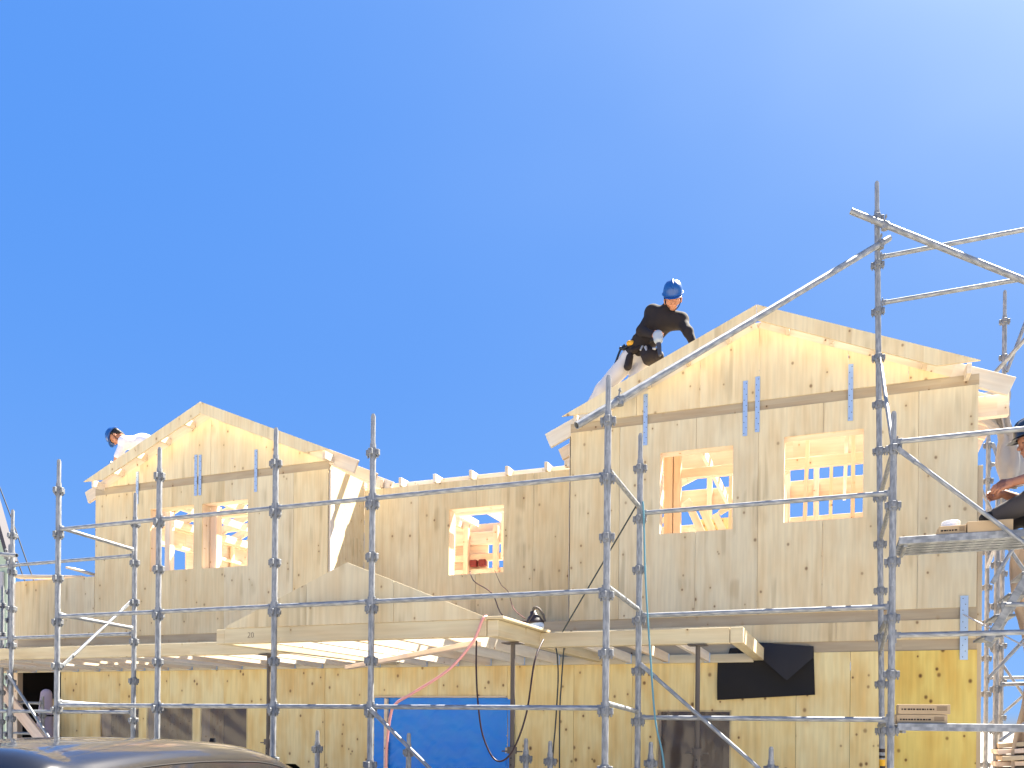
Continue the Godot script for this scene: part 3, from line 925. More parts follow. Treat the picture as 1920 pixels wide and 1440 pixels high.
	for q in low:
		var t := thing("scaffold_post", q[0], "scaffold post", V(q[1], 0, BACK), "short posts of the unfinished scaffold row")
		post(t, q[1], BACK - 0.02, q[2], q[2] - 0.19)

func platform(s: Node3D, x0: float, x1: float, y: float, z0: float, z1: float) -> void:
	var p := block(s, "platform", V((x0 + x1) * 0.5, y + 0.012, (z0 + z1) * 0.5), V(x1 - x0, 0.006, z0 - z1 - 0.01), M.cast, 0.001)
	for z in [z0 - 0.012, z1 + 0.012]:
		var st := start()
		add_box(st, V(x1 - x0, 0.06, 0.022), 0.004, Transform3D.IDENTITY)
		part(p, "side_beam", st.commit(), M.steel, Transform3D(Basis(), V((x0 + x1) * 0.5, y, z)))
	for i in 4:
		var st := start()
		add_box(st, V(x1 - x0, 0.028, 0.03), 0.004, Transform3D.IDENTITY)
		part(p, "rib", st.commit(), M.steel, Transform3D(Basis(), V((x0 + x1) * 0.5, y - 0.008, lerpf(z0, z1, (i + 1) / 5.0))))
	for i in 3:
		var st := start()
		add_box(st, V(0.03, 0.03, z0 - z1 - 0.04), 0.004, Transform3D.IDENTITY)
		part(p, "cross_bar", st.commit(), M.steel, Transform3D(Basis(), V(lerpf(x0 + 0.05, x1 - 0.05, i / 2.0), y - 0.036, (z0 + z1) * 0.5)))

# ---------------------------------------------------------------- what hangs and stands about
func prop_stand(label: String, x: float, z: float, top: float) -> void:
	var t := thing("steel_prop", label, "prop", V(x, 0, z), "steel props under the canopy")
	var st := start()
	add_tube(st, V(0, 0.02, 0), V(0, 1.62, 0), 0.027, 0.027, 14)
	part(t, "outer_tube", st.commit(), M.rust, Transform3D(Basis(), V(x, 0, z)))
	st = start()
	add_tube(st, V(0, 1.55, 0), V(0, top - 0.008, 0), 0.021, 0.021, 14)
	part(t, "inner_tube", st.commit(), M.rust, Transform3D(Basis(), V(x, 0, z)))
	for i in 7:
		st = start()
		add_tube(st, V(0, 0, 0.022), V(0, 0, 0.0282), 0.007, 0.007, 6)
		part(t, "pin_hole", st.commit(), M.dark, Transform3D(Basis(), V(x, 1.22 + i * 0.06, z)))
	st = start()
	add_tube(st, V(0, 1.62, 0), V(0, 1.68, 0), 0.045, 0.045, 12)
	add_box(st, V(0.20, 0.012, 0.014), 0.003, Transform3D(Basis(), V(0, 1.64, 0)))
	part(t, "collar_nut", st.commit(), M.rust, Transform3D(Basis(), V(x, 0, z)))
	block(t, "top_plate", V(x, top - 0.006, z), V(0.17, 0.010, 0.15), M.rust)
	block(t, "base_plate", V(x, 0.012, z), V(0.17, 0.010, 0.15), M.rust)

func one(called: String, mesh: Mesh, mat: Material, label: String, category: String, group := "") -> MeshInstance3D:
	var o := part(self, called, mesh, mat)
	tag(o, label, category, group)
	return o

func props_and_canopy_things() -> void:
	prop_stand("dark steel prop under the left canopy beam, beside the third scaffold post", -5.80, -7.53, 2.612)
	prop_stand("dark steel prop under the right corner of the porch, before the blue sheet", -2.70, -6.95, 2.615)
	prop_stand("dark steel prop under the right canopy beam, left of the black membrane", -1.15, -7.53, 2.612)
	var t := thing("timber_brace", "loose sawn timber lying slanted beneath the porch joists", "timber", V(-4.3, 2.5, -7.7))
	lumber(t, "timber", V(-5.66, 2.545, -8.9), V(-2.90, 2.585, -6.6), 0.09, 0.045, M.cedar[1])
	# blue sheet over the doorway
	var blue := mk(Color(0.02, 0.50, 0.84), 0.45)
	blue.albedo_texture = mottled(128, 21, Color(0.9, 0.95, 1.0), Color(1, 1, 1), 0.05)
	var n := FastNoiseLite.new()
	n.seed = 4; n.frequency = 1.3
	t = thing("blue_sheet", "blue plastic sheet covering the ground floor doorway", "tarp", V(-4.85, 0.1, -9.75))
	part(t, "sheet", cloth_mesh(func(u: float, v: float) -> Vector3:
		var x := lerpf(-5.81, -3.87, u)
		var y := lerpf(0.12, 2.19, v)
		var crease := clampf(1.45 - y, 0.0, 0.6)
		return V(x, y, WALL + 0.004 - 0.03 * sin(u * PI) * (1.0 - v) + n.get_noise_2d(x * 1.0 + y * 2.2, y * 2.0 - x) * 0.014 + crease * 0.16 * (n.get_noise_2d(x * 2.0, y * 7.0) + 0.3) + 0.012 * absf(n.get_noise_2d(x * 3.0 + y * 5.0, y * 1.2)) + 0.010 * absf(n.get_noise_2d(x * 4.0 - y * 4.0 + 9.0, y))), 70, 70), blue)
	part(t, "folded_edge", cloth_mesh(func(u: float, v: float) -> Vector3: return V(-3.86 + u * 0.09, lerpf(0.12, 2.17, v), WALL + 0.02 + 0.012 * sin(v * 14.0 + u * 4.0)), 4, 30), blue)
	# black membrane pinned to the wall by the end of the canopy
	t = thing("black_membrane", "black sheet pinned to the wall at the right end of the canopy", "membrane", V(-0.7, 2.2, -9.75))
	part(t, "sheet", cloth_mesh(func(u: float, v: float) -> Vector3:
		var top := lerpf(2.62, 2.75, u) if u < 0.12 else 2.76
		return V(lerpf(-1.27, -0.21 - 0.02 * v, u), lerpf(lerpf(2.165, 2.225, u), top, v), WALL + 0.012 + 0.022 * sin(u * 5.0 + v * 3.0) * sin(v * 4.0) + 0.012), 30, 18), M.black)
	part(t, "folded_flap", cloth_mesh(func(u: float, v: float) -> Vector3:
		return V(lerpf(-0.96, -0.23, u), lerpf(2.83 - 0.07 * u, 2.80 - 0.42 * (1.0 - absf(u - 0.62) / 0.62), v), WALL + 0.05 + 0.05 * sin(u * PI) * v), 24, 10), mk(Color(0.085, 0.065, 0.07), 0.6))
	# work lamp and its cables
	t = thing("work_lamp", "round work lamp with a dark cap standing on the canopy beam", "lamp", V(-2.69, 2.76, -7.53))
	var lamp_at := Transform3D(Basis(Vector3.BACK, 0.15), V(-2.69, 2.76, -7.53))
	part(t, "glass_bulb", lathe([[0.0, 0.0], [0.045, 0.006], [0.078, 0.03], [0.088, 0.065], [0.078, 0.10]]), mk(Color(0.72, 0.78, 0.86), 0.12), lamp_at)
	part(t, "hood", lathe([[0.089, 0.085], [0.094, 0.092], [0.086, 0.112], [0.060, 0.155], [0.035, 0.18], [0.03, 0.21], [0.0, 0.215]]), mk(Color(0.20, 0.16, 0.15), 0.5), lamp_at)
	part(t, "guard_wire", rope_mesh([V(-2.78, 2.80, -7.47), V(-2.70, 2.90, -7.43), V(-2.66, 2.97, -7.48)], 0.004), M.rust)
	part(t, "bracket", rope_mesh([V(-2.72, 2.95, -7.53), V(-2.70, 3.0, -7.5), V(-2.66, 2.99, -7.52), V(-2.62, 2.93, -7.54), V(-2.60, 2.87, -7.53)], 0.012), M.rust)
	var red := mk(Color(0.42, 0.12, 0.11), 0.5)
	one("lamp_cable", rope_mesh([V(-4.82, 4.0, -10.7), V(-4.42, 3.72, -9.95), V(-3.9, 3.45, -9.3), V(-3.5, 3.12, -8.6), V(-3.1, 2.93, -7.9), V(-2.88, 2.88, -7.55), V(-2.76, 2.87, -7.53)], 0.007), mk(Color(0.30, 0.10, 0.10), 0.5), "dark red cable running from the middle window down to the work lamp", "cable")
	one("lamp_cable", rope_mesh([V(-4.45, 3.99, -10.72), V(-3.9, 3.6, -9.6), V(-3.25, 3.28, -8.2), V(-2.97, 3.02, -7.65), V(-2.80, 2.90, -7.53)], 0.004), red, "thin red cord running from the middle window to the work lamp", "cord")
	var hose := mk(Color(0.87, 0.60, 0.56), 0.4)
	one("pink_hose", rope_mesh([V(-2.735, 2.79, -6.42), V(-2.75, 2.76, -6.37), V(-2.81, 2.60, -6.35), V(-2.95, 2.43, -6.35), V(-3.10, 2.30, -6.33), V(-3.38, 2.14, -6.32), V(-3.54, 2.05, -6.32), V(-3.59, 1.94, -6.32), V(-3.63, 1.72, -6.34), V(-3.65, 1.45, -6.36), V(-3.66, 0.6, -6.4), V(-3.6, 0.03, -6.2)], 0.0125), hose, "pink air hose hanging from the porch corner over a scaffold rail", "hose")
	one("black_cable", rope_mesh([V(-2.86, 2.60, -6.5), V(-2.86, 2.35, -6.5), V(-2.84, 2.06, -6.5), V(-2.79, 1.78, -6.5), V(-2.67, 1.58, -6.5), V(-2.53, 1.65, -6.5), V(-2.41, 1.97, -6.52), V(-2.37, 2.41, -6.6), V(-2.36, 2.62, -6.8)], 0.008), mk(Color(0.16, 0.06, 0.07), 0.5), "dark cable hanging in a loop under the porch corner", "cable")
	var rope := mk(Color(0.20, 0.23, 0.22), 0.8)
	one("hanging_cord", rope_mesh([V(-2.46, 2.60, -7.45), V(-2.43, 2.52, -7.4), V(-2.42, 2.3, -7.4), V(-2.44, 1.9, -7.4), V(-2.47, 1.4, -7.4), V(-2.48, 0.02, -7.4)], 0.007), rope, "left of two thin dark cords hanging under the canopy right of the porch", "cord")
	one("hanging_cord", rope_mesh([V(-2.38, 2.60, -7.45), V(-2.385, 2.3, -7.4), V(-2.40, 1.8, -7.4), V(-2.38, 0.02, -7.4)], 0.007), rope, "right of two thin dark cords hanging under the canopy right of the porch", "cord")
	one("guy_rope", rope_mesh([V(-1.66, 3.84, -7.27), V(-2.05, 3.30, -7.42), V(-2.42, 2.765, -7.53)], 0.007), rope, "dark rope slanting from a scaffold post down to the canopy beam", "rope")
	one("teal_rope", rope_mesh([V(-1.60, 3.86, -7.25), V(-1.585, 3.69, -7.23), V(-1.56, 3.15, -7.21), V(-1.51, 2.5, -7.2), V(-1.46, 1.93, -7.2), V(-1.38, 1.52, -7.2), V(-1.33, 0.6, -7.2), V(-1.3, 0.02, -7.15)], 0.0085), mk(Color(0.36, 0.55, 0.60), 0.7), "pale teal rope hanging down beside the right scaffold post", "rope")
	one("thin_rod", rope_mesh([V(1.235, 3.06, -9.77), V(1.4, 2.85, -9.2), V(1.62, 2.56, -8.4)], 0.008), mk(Color(0.85, 0.82, 0.78), 0.5), "thin pale rod slanting from the bracket on the right wall", "rod")
	# cartons
	var card := mk(Color(0.74, 0.64, 0.50), 0.9)
	card.albedo_texture = mottled(128, 2, Color(0.93, 0.93, 0.92), Color(1, 1, 1), 0.04)
	carton("carton", "upper of two flat cardboard cartons on the low plank", V(0.655, 2.04, -7.45), V(0.37, 0.078, 0.28), card, true)
	carton("carton", "lower of two flat cardboard cartons on the low plank", V(0.64, 1.959, -7.45), V(0.36, 0.078, 0.28), card, true)
	carton("carton", "small cardboard carton holding a white coil on the high platform", V(0.845, 3.446, -7.45), V(0.19, 0.075, 0.26), card, true)
	carton("carton", "long flat cardboard carton by the foot of the sitting worker", V(1.10, 3.455, -7.44), V(0.31, 0.092, 0.28), card, false)
	var coil := start()
	for k in 4:
		var ring := []
		for i in 21: ring.append(V(0.845 + 0.062 * cos(i * TAU / 20.0), 3.491 + 0.013 * k, -7.45 + 0.09 * sin(i * TAU / 20.0)))
		coil.append_from(rope_mesh(ring, 0.0075, 0.0, 6), 0, Transform3D.IDENTITY)
	one("white_coil", coil.commit(), mk(Color(0.92, 0.93, 0.95), 0.5), "coil of white cord on the small carton on the platform", "coil")

func carton(called: String, label: String, at: Vector3, size: Vector3, mat: Material, print_: bool) -> void:
	var t := thing(called, label, "carton", at - V(0, size.y * 0.5, 0), "cardboard cartons on the scaffold")
	block(t, "box", at, size, mat, 0.003)
	var ink := mk(Color(0.16, 0.13, 0.11), 0.9)
	block(t, "tape", at + V(0, size.y * 0.5 + 0.001, 0), V(size.x + 0.004, 0.002, 0.05), mk(Color(0.80, 0.72, 0.58), 0.4), 0.0005)
	if print_:
		var st := start()
		var x := -size.x * 0.44
		while x < size.x * 0.18:
			var w := rng.randf_range(0.008, 0.02)
			add_box(st, V(w, 0.012, 0.001), 0.0, Transform3D(Basis(), V(x + w * 0.5, 0.0, 0)))
			x += w + rng.randf_range(0.003, 0.009)
		part(t, "printed_line", st.commit(), ink, Transform3D(Basis(), at + V(0, 0, size.z * 0.5 + 0.001)))
		st = start()
		for k in 4: add_box(st, V(size.x * 0.2, 0.005, 0.001), 0.0, Transform3D(Basis(), V(0, k * 0.009 - 0.012, 0)))
		part(t, "printed_block", st.commit(), mk(Color(0.45, 0.38, 0.30), 0.9), Transform3D(Basis(), at + V(size.x * 0.34, 0.005, size.z * 0.5 + 0.001)))

func lathe(profile: Array, seg := 20, squash := Vector3.ONE) -> ArrayMesh:
	var st := start()
	for i in profile.size() - 1:
		for k in seg:
			var p := []
			for e in [[i, k], [i, k + 1], [i + 1, k + 1], [i + 1, k]]:
				var a: float = TAU * e[1] / seg
				p.append([V(profile[e[0]][0] * cos(a), profile[e[0]][1], profile[e[0]][0] * sin(a)) * squash])
			var dy: float = profile[i + 1][1] - profile[i][1]
			var dr: float = profile[i + 1][0] - profile[i][0]
			for q in 4:
				var a: float = TAU * (k + (1 if q in [1, 2] else 0)) / seg
				var j := i if q < 2 else i + 1
				var d0: float = profile[j][1] - profile[maxi(j - 1, 0)][1] + (profile[mini(j + 1, profile.size() - 1)][1] - profile[j][1])
				var r0: float = profile[mini(j + 1, profile.size() - 1)][0] - profile[maxi(j - 1, 0)][0]
				p[q].append((V(d0 * cos(a), -r0, d0 * sin(a)) / squash).normalized())
			for t in [[0, 1, 2], [0, 2, 3]]:
				var o: Array = t
				if (p[t[1]][0] - p[t[0]][0]).cross(p[t[2]][0] - p[t[0]][0]).dot(p[0][1] + p[2][1]) > 0.0: o = [t[0], t[2], t[1]]
				for q in o:
					st.set_normal(p[q][1]); st.add_vertex(p[q][0])
	return st.commit()

# ---------------------------------------------------------------- people
# J: joints in world coordinates; face and crown: where the head looks and points
func hand_bones(wrist: Vector3, along_: Vector3, palm: Vector3, thumb_side: Vector3, curl: float) -> Array:
	var d := along_.normalized()
	var p := (palm - d * palm.dot(d)).normalized()
	var s := (thumb_side - d * thumb_side.dot(d) - p * thumb_side.dot(p)).normalized()
	var out := [[wrist, wrist + d * 0.035, 0.029, 0.033], [wrist + d * 0.03 + s * 0.018, wrist + d * 0.085 + s * 0.026, 0.021, 0.017], [wrist + d * 0.03 - s * 0.018, wrist + d * 0.078 - s * 0.028, 0.021, 0.016]]
	for i in 4:
		var base := wrist + d * (0.09 - 0.004 * i * i * 0.5) + s * (0.030 - 0.020 * i)
		var len_: float = [0.075, 0.085, 0.078, 0.06][i]
		var a := curl * 0.6
		var k1 := base + (d * cos(a) + p * sin(a)) * len_ * 0.5
		var k2 := k1 + (d * cos(a * 2.4) + p * sin(a * 2.4)) * len_ * 0.5
		out.append([base, k1, 0.0105, 0.0095]); out.append([k1, k2, 0.0095, 0.0075])
	var t0 := wrist + d * 0.03 + s * 0.03
	var t1 := t0 + (s * 0.7 + d * 0.6 + p * 0.35).normalized() * 0.045
	out.append([t0, t1, 0.014, 0.012]); out.append([t1, t1 + (d * 0.9 + p * 0.45).normalized() * 0.035, 0.012, 0.009])
	return out

func person(label: String, at: Vector3, J: Dictionary, face: Vector3, crown: Vector3, mats: Dictionary) -> Node3D:
	var who := thing("person", label, "person", at)
	var hf := Basis()
	var cy := crown.normalized()
	var cz := (face - cy * face.dot(cy)).normalized()
	hf = Basis(cy.cross(cz), cy, cz)
	var H := Transform3D(hf, J.head)
	var head := []
	for b in [[V(0, 0.055, -0.02), V(0, 0.055, 0.022), 0.094, 0.090], [V(0, -0.01, 0.02), V(0, -0.075, 0.050), 0.072, 0.044], [V(0, 0.03, 0.075), V(0, 0.03, 0.078), 0.03, 0.03], [V(0, 0.012, 0.088), V(0, -0.022, 0.113), 0.010, 0.016], [V(0.091, 0.0, -0.005), V(0.094, -0.035, 0.0), 0.02, 0.014], [V(-0.091, 0.0, -0.005), V(-0.094, -0.035, 0.0), 0.02, 0.014], [V(-0.03, -0.052, 0.088), V(0.03, -0.052, 0.088), 0.012, 0.012], [V(-0.055, -0.02, 0.055), V(-0.045, -0.03, 0.06), 0.03, 0.03], [V(0.055, -0.02, 0.055), V(0.045, -0.03, 0.06), 0.03, 0.03]]:
		head.append([H * (b[0] as Vector3), H * (b[1] as Vector3), b[2], b[3]])
	var torso := [[J.hips, J.chest, 0.135, 0.155], [J.chest, J.neck, 0.14, 0.06], [J.sl, J.sr, 0.085, 0.085], [J.hl, J.hr, 0.105, 0.105], [J.sl, J.chest, 0.09, 0.12], [J.sr, J.chest, 0.09, 0.12]]
	var neck := [[J.neck, H * V(0, -0.02, -0.02), 0.062, 0.06]]
	var arms := [[J.sl, J.el, 0.062, 0.05], [J.el, J.wl, 0.048, 0.033], [J.sr, J.er, 0.062, 0.05], [J.er, J.wr, 0.048, 0.033]]
	var legs := [[J.hl, J.kl, 0.095, 0.066], [J.kl, J.fl, 0.062, 0.045], [J.hr, J.kr, 0.095, 0.066], [J.kr, J.fr, 0.062, 0.045]]
	var feet := []
	for f in [[J.fl, J.tl], [J.fr, J.tr]]: feet.append([f[0], f[1], 0.048, 0.038])
	var st := start()
	add_body(st, swell(torso, -0.012) + neck + arms + legs + feet, 0.016, 0.03)
	add_body(st, head + [[J.neck, H * V(0, -0.02, -0.02), 0.058, 0.056]], 0.006, 0.018)
	for w in [[J.wl, J.el, J.handl], [J.wr, J.er, J.handr]]:
		add_body(st, hand_bones(w[0], w[2][0], w[2][1], w[2][2], w[2][3]), 0.0045, 0.008)
	part(who, "body", st.commit(), mats.get("skin", M.skin))
	var cuff: float = mats.get("sleeve", 0.92)
	var sleeves := [[J.sl, J.el, 0.072, 0.058], [J.sr, J.er, 0.072, 0.058]]
	if cuff > 0.5:
		sleeves.append([J.el, (J.el as Vector3).lerp(J.wl, cuff), 0.057, 0.042])
		sleeves.append([J.er, (J.er as Vector3).lerp(J.wr, cuff), 0.057, 0.042])
	var folds := []
	for i in 5:
		var t := 0.15 + i * 0.17
		var m: Vector3 = (J.hips as Vector3).lerp(J.chest, t)
		folds.append([m + V(-0.09, 0.03 * (i % 2), 0.10), m + V(0.08, -0.03, 0.115), 0.028, 0.022])
	part(who, "shirt", flesh(swell(torso, 0.008) + sleeves + folds, 0.014, 0.035), mats.shirt)
	var tr := [[J.hl, J.hr, 0.12, 0.12], [J.hips, (J.hips as Vector3).lerp(J.chest, 0.12), 0.138, 0.135], [J.hl, J.kl, 0.118, 0.092], [J.kl, (J.kl as Vector3).lerp(J.fl, 0.9), 0.092, 0.075], [J.hr, J.kr, 0.118, 0.092], [J.kr, (J.kr as Vector3).lerp(J.fr, 0.9), 0.092, 0.075]]
	part(who, "trousers", flesh(tr, 0.015, 0.03), mats.trousers)
	part(who, "shoes", flesh([[J.fl, J.tl, 0.058, 0.046], [J.fr, J.tr, 0.058, 0.046]], 0.012, 0.02), M.black)
	# face
	var st2 := start()
	for s in [-1.0, 1.0]:
		add_tube(st2, H * V(s * 0.036, 0.012, 0.076), H * V(s * 0.036, 0.012, 0.094), 0.012, 0.006, 8)
		add_tube(st2, H * V(s * 0.018, 0.034, 0.098), H * V(s * 0.056, 0.036, 0.086), 0.007, 0.005, 6)
	add_tube(st2, H * V(-0.024, -0.055, 0.094), H * V(0.024, -0.055, 0.094), 0.004, 0.004, 6)
	part(who, "eyes", st2.commit(), mk(Color(0.10, 0.07, 0.06), 0.4))
	var hair := []
	for s in [-1.0, 1.0]: hair.append([H * V(s * 0.078, 0.055, -0.01), H * V(s * 0.084, 0.0, -0.035), 0.034, 0.022])
	hair.append([H * V(-0.06, 0.03, -0.07), H * V(0.06, 0.03, -0.07), 0.05, 0.05])
	hair.append([H * V(-0.045, -0.02, -0.075), H * V(0.045, -0.02, -0.075), 0.032, 0.032])
	part(who, "hair", flesh(hair, 0.008, 0.02), mk(Color(0.06, 0.05, 0.045), 0.6))
	# hard hat: shell with a ridge, brim and peak, chin strap
	var hat := Transform3D(hf * Basis(Vector3.RIGHT, 0.10), H * V(0, 0.062, 0.0))
	var shell := part(who, "hard_hat", lathe([[0.112, 0.0], [0.136, 0.004], [0.137, 0.010], [0.122, 0.020], [0.117, 0.06], [0.103, 0.100], [0.075, 0.132], [0.035, 0.148], [0.0, 0.151]], 28, V(0.95, 1.0, 1.13)), mats.hat, hat)
	var pk := start()
	var visor := func(u: float, v: float) -> Vector3:
		var a := lerpf(-1.05, 1.05, u)
		var r := lerpf(0.118, 0.118 + 0.055 * cos(a * 1.35), v)
		return hat * V(sin(a) * r * 0.95, 0.008 - 0.018 * v, cos(a) * r * 1.13)
	part(shell, "peak", cloth_mesh(visor, 16, 3), mats.hat)
	part(shell, "ridge", rope_mesh([hat * V(0, 0.085, 0.120), hat * V(0, 0.128, 0.085), hat * V(0, 0.150, 0.0), hat * V(0, 0.128, -0.085), hat * V(0, 0.085, -0.120)], 0.012), mats.hat)
	part(who, "chin_strap", rope_mesh([H * V(0.098, 0.05, 0.005), H * V(0.082, -0.05, 0.03), H * V(0.03, -0.108, 0.055), H * V(-0.03, -0.108, 0.055), H * V(-0.082, -0.05, 0.03), H * V(-0.098, 0.05, 0.005)], 0.006), M.black)
	return who

func resized(J: Dictionary, about: Vector3, k: float, shift: Vector3) -> Dictionary:
	var out := {}
	for key in J: out[key] = about + (J[key] - about) * k + shift if J[key] is Vector3 else J[key]
	return out

func workers() -> void:
	var blue_hat := mk(Color(0.09, 0.30, 0.56), 0.38)
	blue_hat.clearcoat_enabled = true
	blue_hat.clearcoat = 0.2
	blue_hat.clearcoat_roughness = 0.08
	# on the right roof, leaning forward over the slope
	var J := {"hips": V(-2.37, 6.60, -10.22), "chest": V(-2.04, 6.90, -10.12), "neck": V(-1.93, 7.03, -10.04), "head": V(-1.865, 7.105, -9.96),
		"sl": V(-2.13, 7.01, -10.08), "sr": V(-1.76, 6.83, -10.05), "el": V(-2.25, 6.74, -9.95), "wl": V(-2.06, 6.60, -9.83), "er": V(-1.64, 6.62, -9.93), "wr": V(-1.535, 6.37, -9.87),
		"hl": V(-2.46, 6.50, -10.20), "hr": V(-2.30, 6.47, -10.28), "kl": V(-2.80, 6.09, -10.08), "kr": V(-2.40, 6.08, -10.12), "fl": V(-3.10, 5.68, -10.12), "fr": V(-2.62, 5.84, -10.34), "tl": V(-3.0, 5.67, -10.0), "tr": V(-2.52, 5.86, -10.2),
		"handl": [V(0.5, -0.45, 0.4), V(0.4, 0.5, -0.2), V(0.2, 0.5, 0.8), 1.0], "handr": [V(0.45, -0.8, 0.2), V(0.0, -0.5, -0.5), V(-0.7, 0.0, 0.6), 0.35]}
	J = resized(J, V(-2.6, 5.75, -10.2), 0.94, V(0.02, 0.0, -0.05))
	J.head = J.head + V(0.02, -0.02, 0.0)
	var cream := mk(Color(0.88, 0.85, 0.82), 0.9)
	cream.albedo_texture = mottled(128, 31, Color(0.88, 0.87, 0.86), Color(1, 1, 1), 0.03)
	var p := person("person in black long-sleeved top, pale work trousers and blue hard hat on the right roof", V(-2.6, 5.65, -10.2), J, V(0.16, -0.62, 0.75), V(0.08, 0.80, 0.58), {"shirt": mk(Color(0.12, 0.095, 0.10), 0.9), "trousers": cream, "hat": blue_hat})
	part(p, "tool_belt", flesh([[V(-2.486, 6.549, -10.222), V(-2.392, 6.493, -10.118), 0.04, 0.04], [V(-2.392, 6.493, -10.118), V(-2.242, 6.549, -10.156), 0.04, 0.04], [V(-2.204, 6.455, -10.118), V(-2.148, 6.361, -10.062), 0.085, 0.10], [V(-2.411, 6.417, -10.100), V(-2.430, 6.295, -10.081), 0.045, 0.05], [V(-2.110, 6.380, -10.062), V(-2.054, 6.342, -10.043), 0.09, 0.08]], 0.012, 0.02), mk(Color(0.13, 0.09, 0.08), 0.8))
	part(p, "tape_measure", flesh([[V(-2.430, 6.610, -10.147), V(-2.392, 6.601, -10.137), 0.036, 0.034]], 0.01, 0.01), mk(Color(0.85, 0.62, 0.12), 0.5))
	part(p, "hanging_tools", rope_mesh([V(-2.486, 6.605, -10.156), V(-2.542, 6.549, -10.156), V(-2.599, 6.408, -10.156), V(-2.636, 6.305, -10.156)], 0.014), mk(Color(0.08, 0.11, 0.17), 0.6))
	part(p, "hanging_tools", rope_mesh([V(-2.552, 6.577, -10.156), V(-2.505, 6.558, -10.156), V(-2.448, 6.587, -10.156)], 0.02), mk(Color(0.08, 0.10, 0.14), 0.6))
	part(p, "pouch_tools", flesh([[V(-2.195, 6.474, -10.024), V(-2.176, 6.417, -9.996), 0.02, 0.014], [V(-2.242, 6.502, -10.053), V(-2.260, 6.455, -10.034), 0.016, 0.012], [V(-2.091, 6.427, -9.987), V(-2.072, 6.417, -9.977), 0.018, 0.018]], 0.008, 0.01), mk(Color(0.75, 0.74, 0.72), 0.4, 0.5))
	var t := thing("nail_gun", "pale grey nail gun in the left hand of the person in black on the roof", "nail gun", V(-1.997, 6.361, -9.827))
	part(t, "cap", flesh([[V(-2.011, 6.511, -9.846), V(-2.002, 6.455, -9.836), 0.062, 0.055]], 0.01, 0.02), mk(Color(0.62, 0.66, 0.70), 0.35))
	part(t, "nose", flesh([[V(-2.002, 6.436, -9.836), V(-1.978, 6.267, -9.818), 0.032, 0.022]], 0.01, 0.02), mk(Color(0.30, 0.30, 0.32), 0.4, 0.5))
	part(t, "handle", flesh([[V(-2.016, 6.483, -9.855), V(-2.101, 6.493, -9.912), 0.024, 0.024]], 0.01, 0.02), M.black)
	# on the left roof, bent double towards the eaves
	J = {"hips": V(-10.02, 6.18, -10.42), "chest": V(-10.45, 6.30, -10.33), "neck": V(-10.73, 6.37, -10.27), "head": V(-10.90, 6.43, -10.24),
		"sl": V(-10.60, 6.27, -10.10), "sr": V(-10.62, 6.33, -10.50), "el": V(-10.66, 6.03, -10.02), "wl": V(-10.78, 5.85, -10.05), "er": V(-10.72, 6.08, -10.5), "wr": V(-10.95, 5.92, -10.4),
		"hl": V(-10.0, 6.13, -10.32), "hr": V(-10.0, 6.13, -10.52), "kl": V(-10.22, 5.88, -10.25), "kr": V(-10.20, 5.88, -10.56), "fl": V(-9.75, 6.02, -10.30), "fr": V(-9.75, 6.02, -10.55), "tl": V(-9.68, 6.08, -10.30), "tr": V(-9.68, 6.08, -10.55),
		"handl": [V(-0.6, -0.6, 0), V(0.2, -0.5, -0.3), V(-0.2, 0.2, -0.6), 0.5], "handr": [V(-0.8, -0.1, 0.3), V(0, -0.6, 0), V(0, 0.6, 0.6), 1.2]}
	person("person in white shirt and blue hard hat bent over the left roof slope", V(-10.1, 5.85, -10.4), J, V(-0.35, -0.9, 0.22), V(-0.90, 0.42, 0.08), {"shirt": mk(Color(0.86, 0.86, 0.88), 0.9), "trousers": mk(Color(0.45, 0.45, 0.48), 0.9), "hat": blue_hat, "sleeve": 0.4})
	t = thing("hammer", "hammer held out past the eave by the person in white", "hammer", V(-11.1, 6.0, -10.35))
	part(t, "handle", rope_mesh([V(-10.93, 5.95, -10.38), V(-11.02, 6.01, -10.36), V(-11.13, 6.045, -10.34)], 0.013), M.black)
	part(t, "hammer_head", flesh([[V(-11.13, 6.02, -10.34), V(-11.155, 6.08, -10.34), 0.022, 0.018]], 0.006, 0.01), mk(Color(0.7, 0.7, 0.72), 0.3, 0.8))
	# sitting on the platform at the right edge
	J = {"hips": V(1.66, 3.53, -7.62), "chest": V(1.53, 3.88, -7.58), "neck": V(1.45, 4.03, -7.56), "head": V(1.375, 4.135, -7.53),
		"sl": V(1.50, 3.94, -7.36), "sr": V(1.50, 3.94, -7.79), "el": V(1.46, 3.83, -7.22), "wl": V(1.20, 3.80, -7.36), "er": V(1.40, 3.72, -7.8), "wr": V(1.17, 3.78, -7.62),
		"hl": V(1.68, 3.52, -7.50), "hr": V(1.68, 3.52, -7.74), "kl": V(1.36, 3.67, -7.40), "kr": V(1.34, 3.65, -7.86), "fl": V(1.11, 3.57, -7.52), "fr": V(1.14, 3.50, -7.74), "tl": V(1.03, 3.56, -7.50), "tr": V(1.04, 3.48, -7.72),
		"handl": [V(-1, -0.25, 0.05), V(-0.1, -0.5, -0.7), V(0.1, 0.7, 0.2), 0.7], "handr": [V(-1, -0.2, 0.3), V(0, -0.4, 0.8), V(0, 0.8, 0), 0.7]}
	J = resized(J, V(1.5, 3.41, -7.6), 0.99, V(0.06, 0.0, 0.0))
	var dark_hat := mk(Color(0.05, 0.04, 0.05), 0.15)
	dark_hat.clearcoat_enabled = true
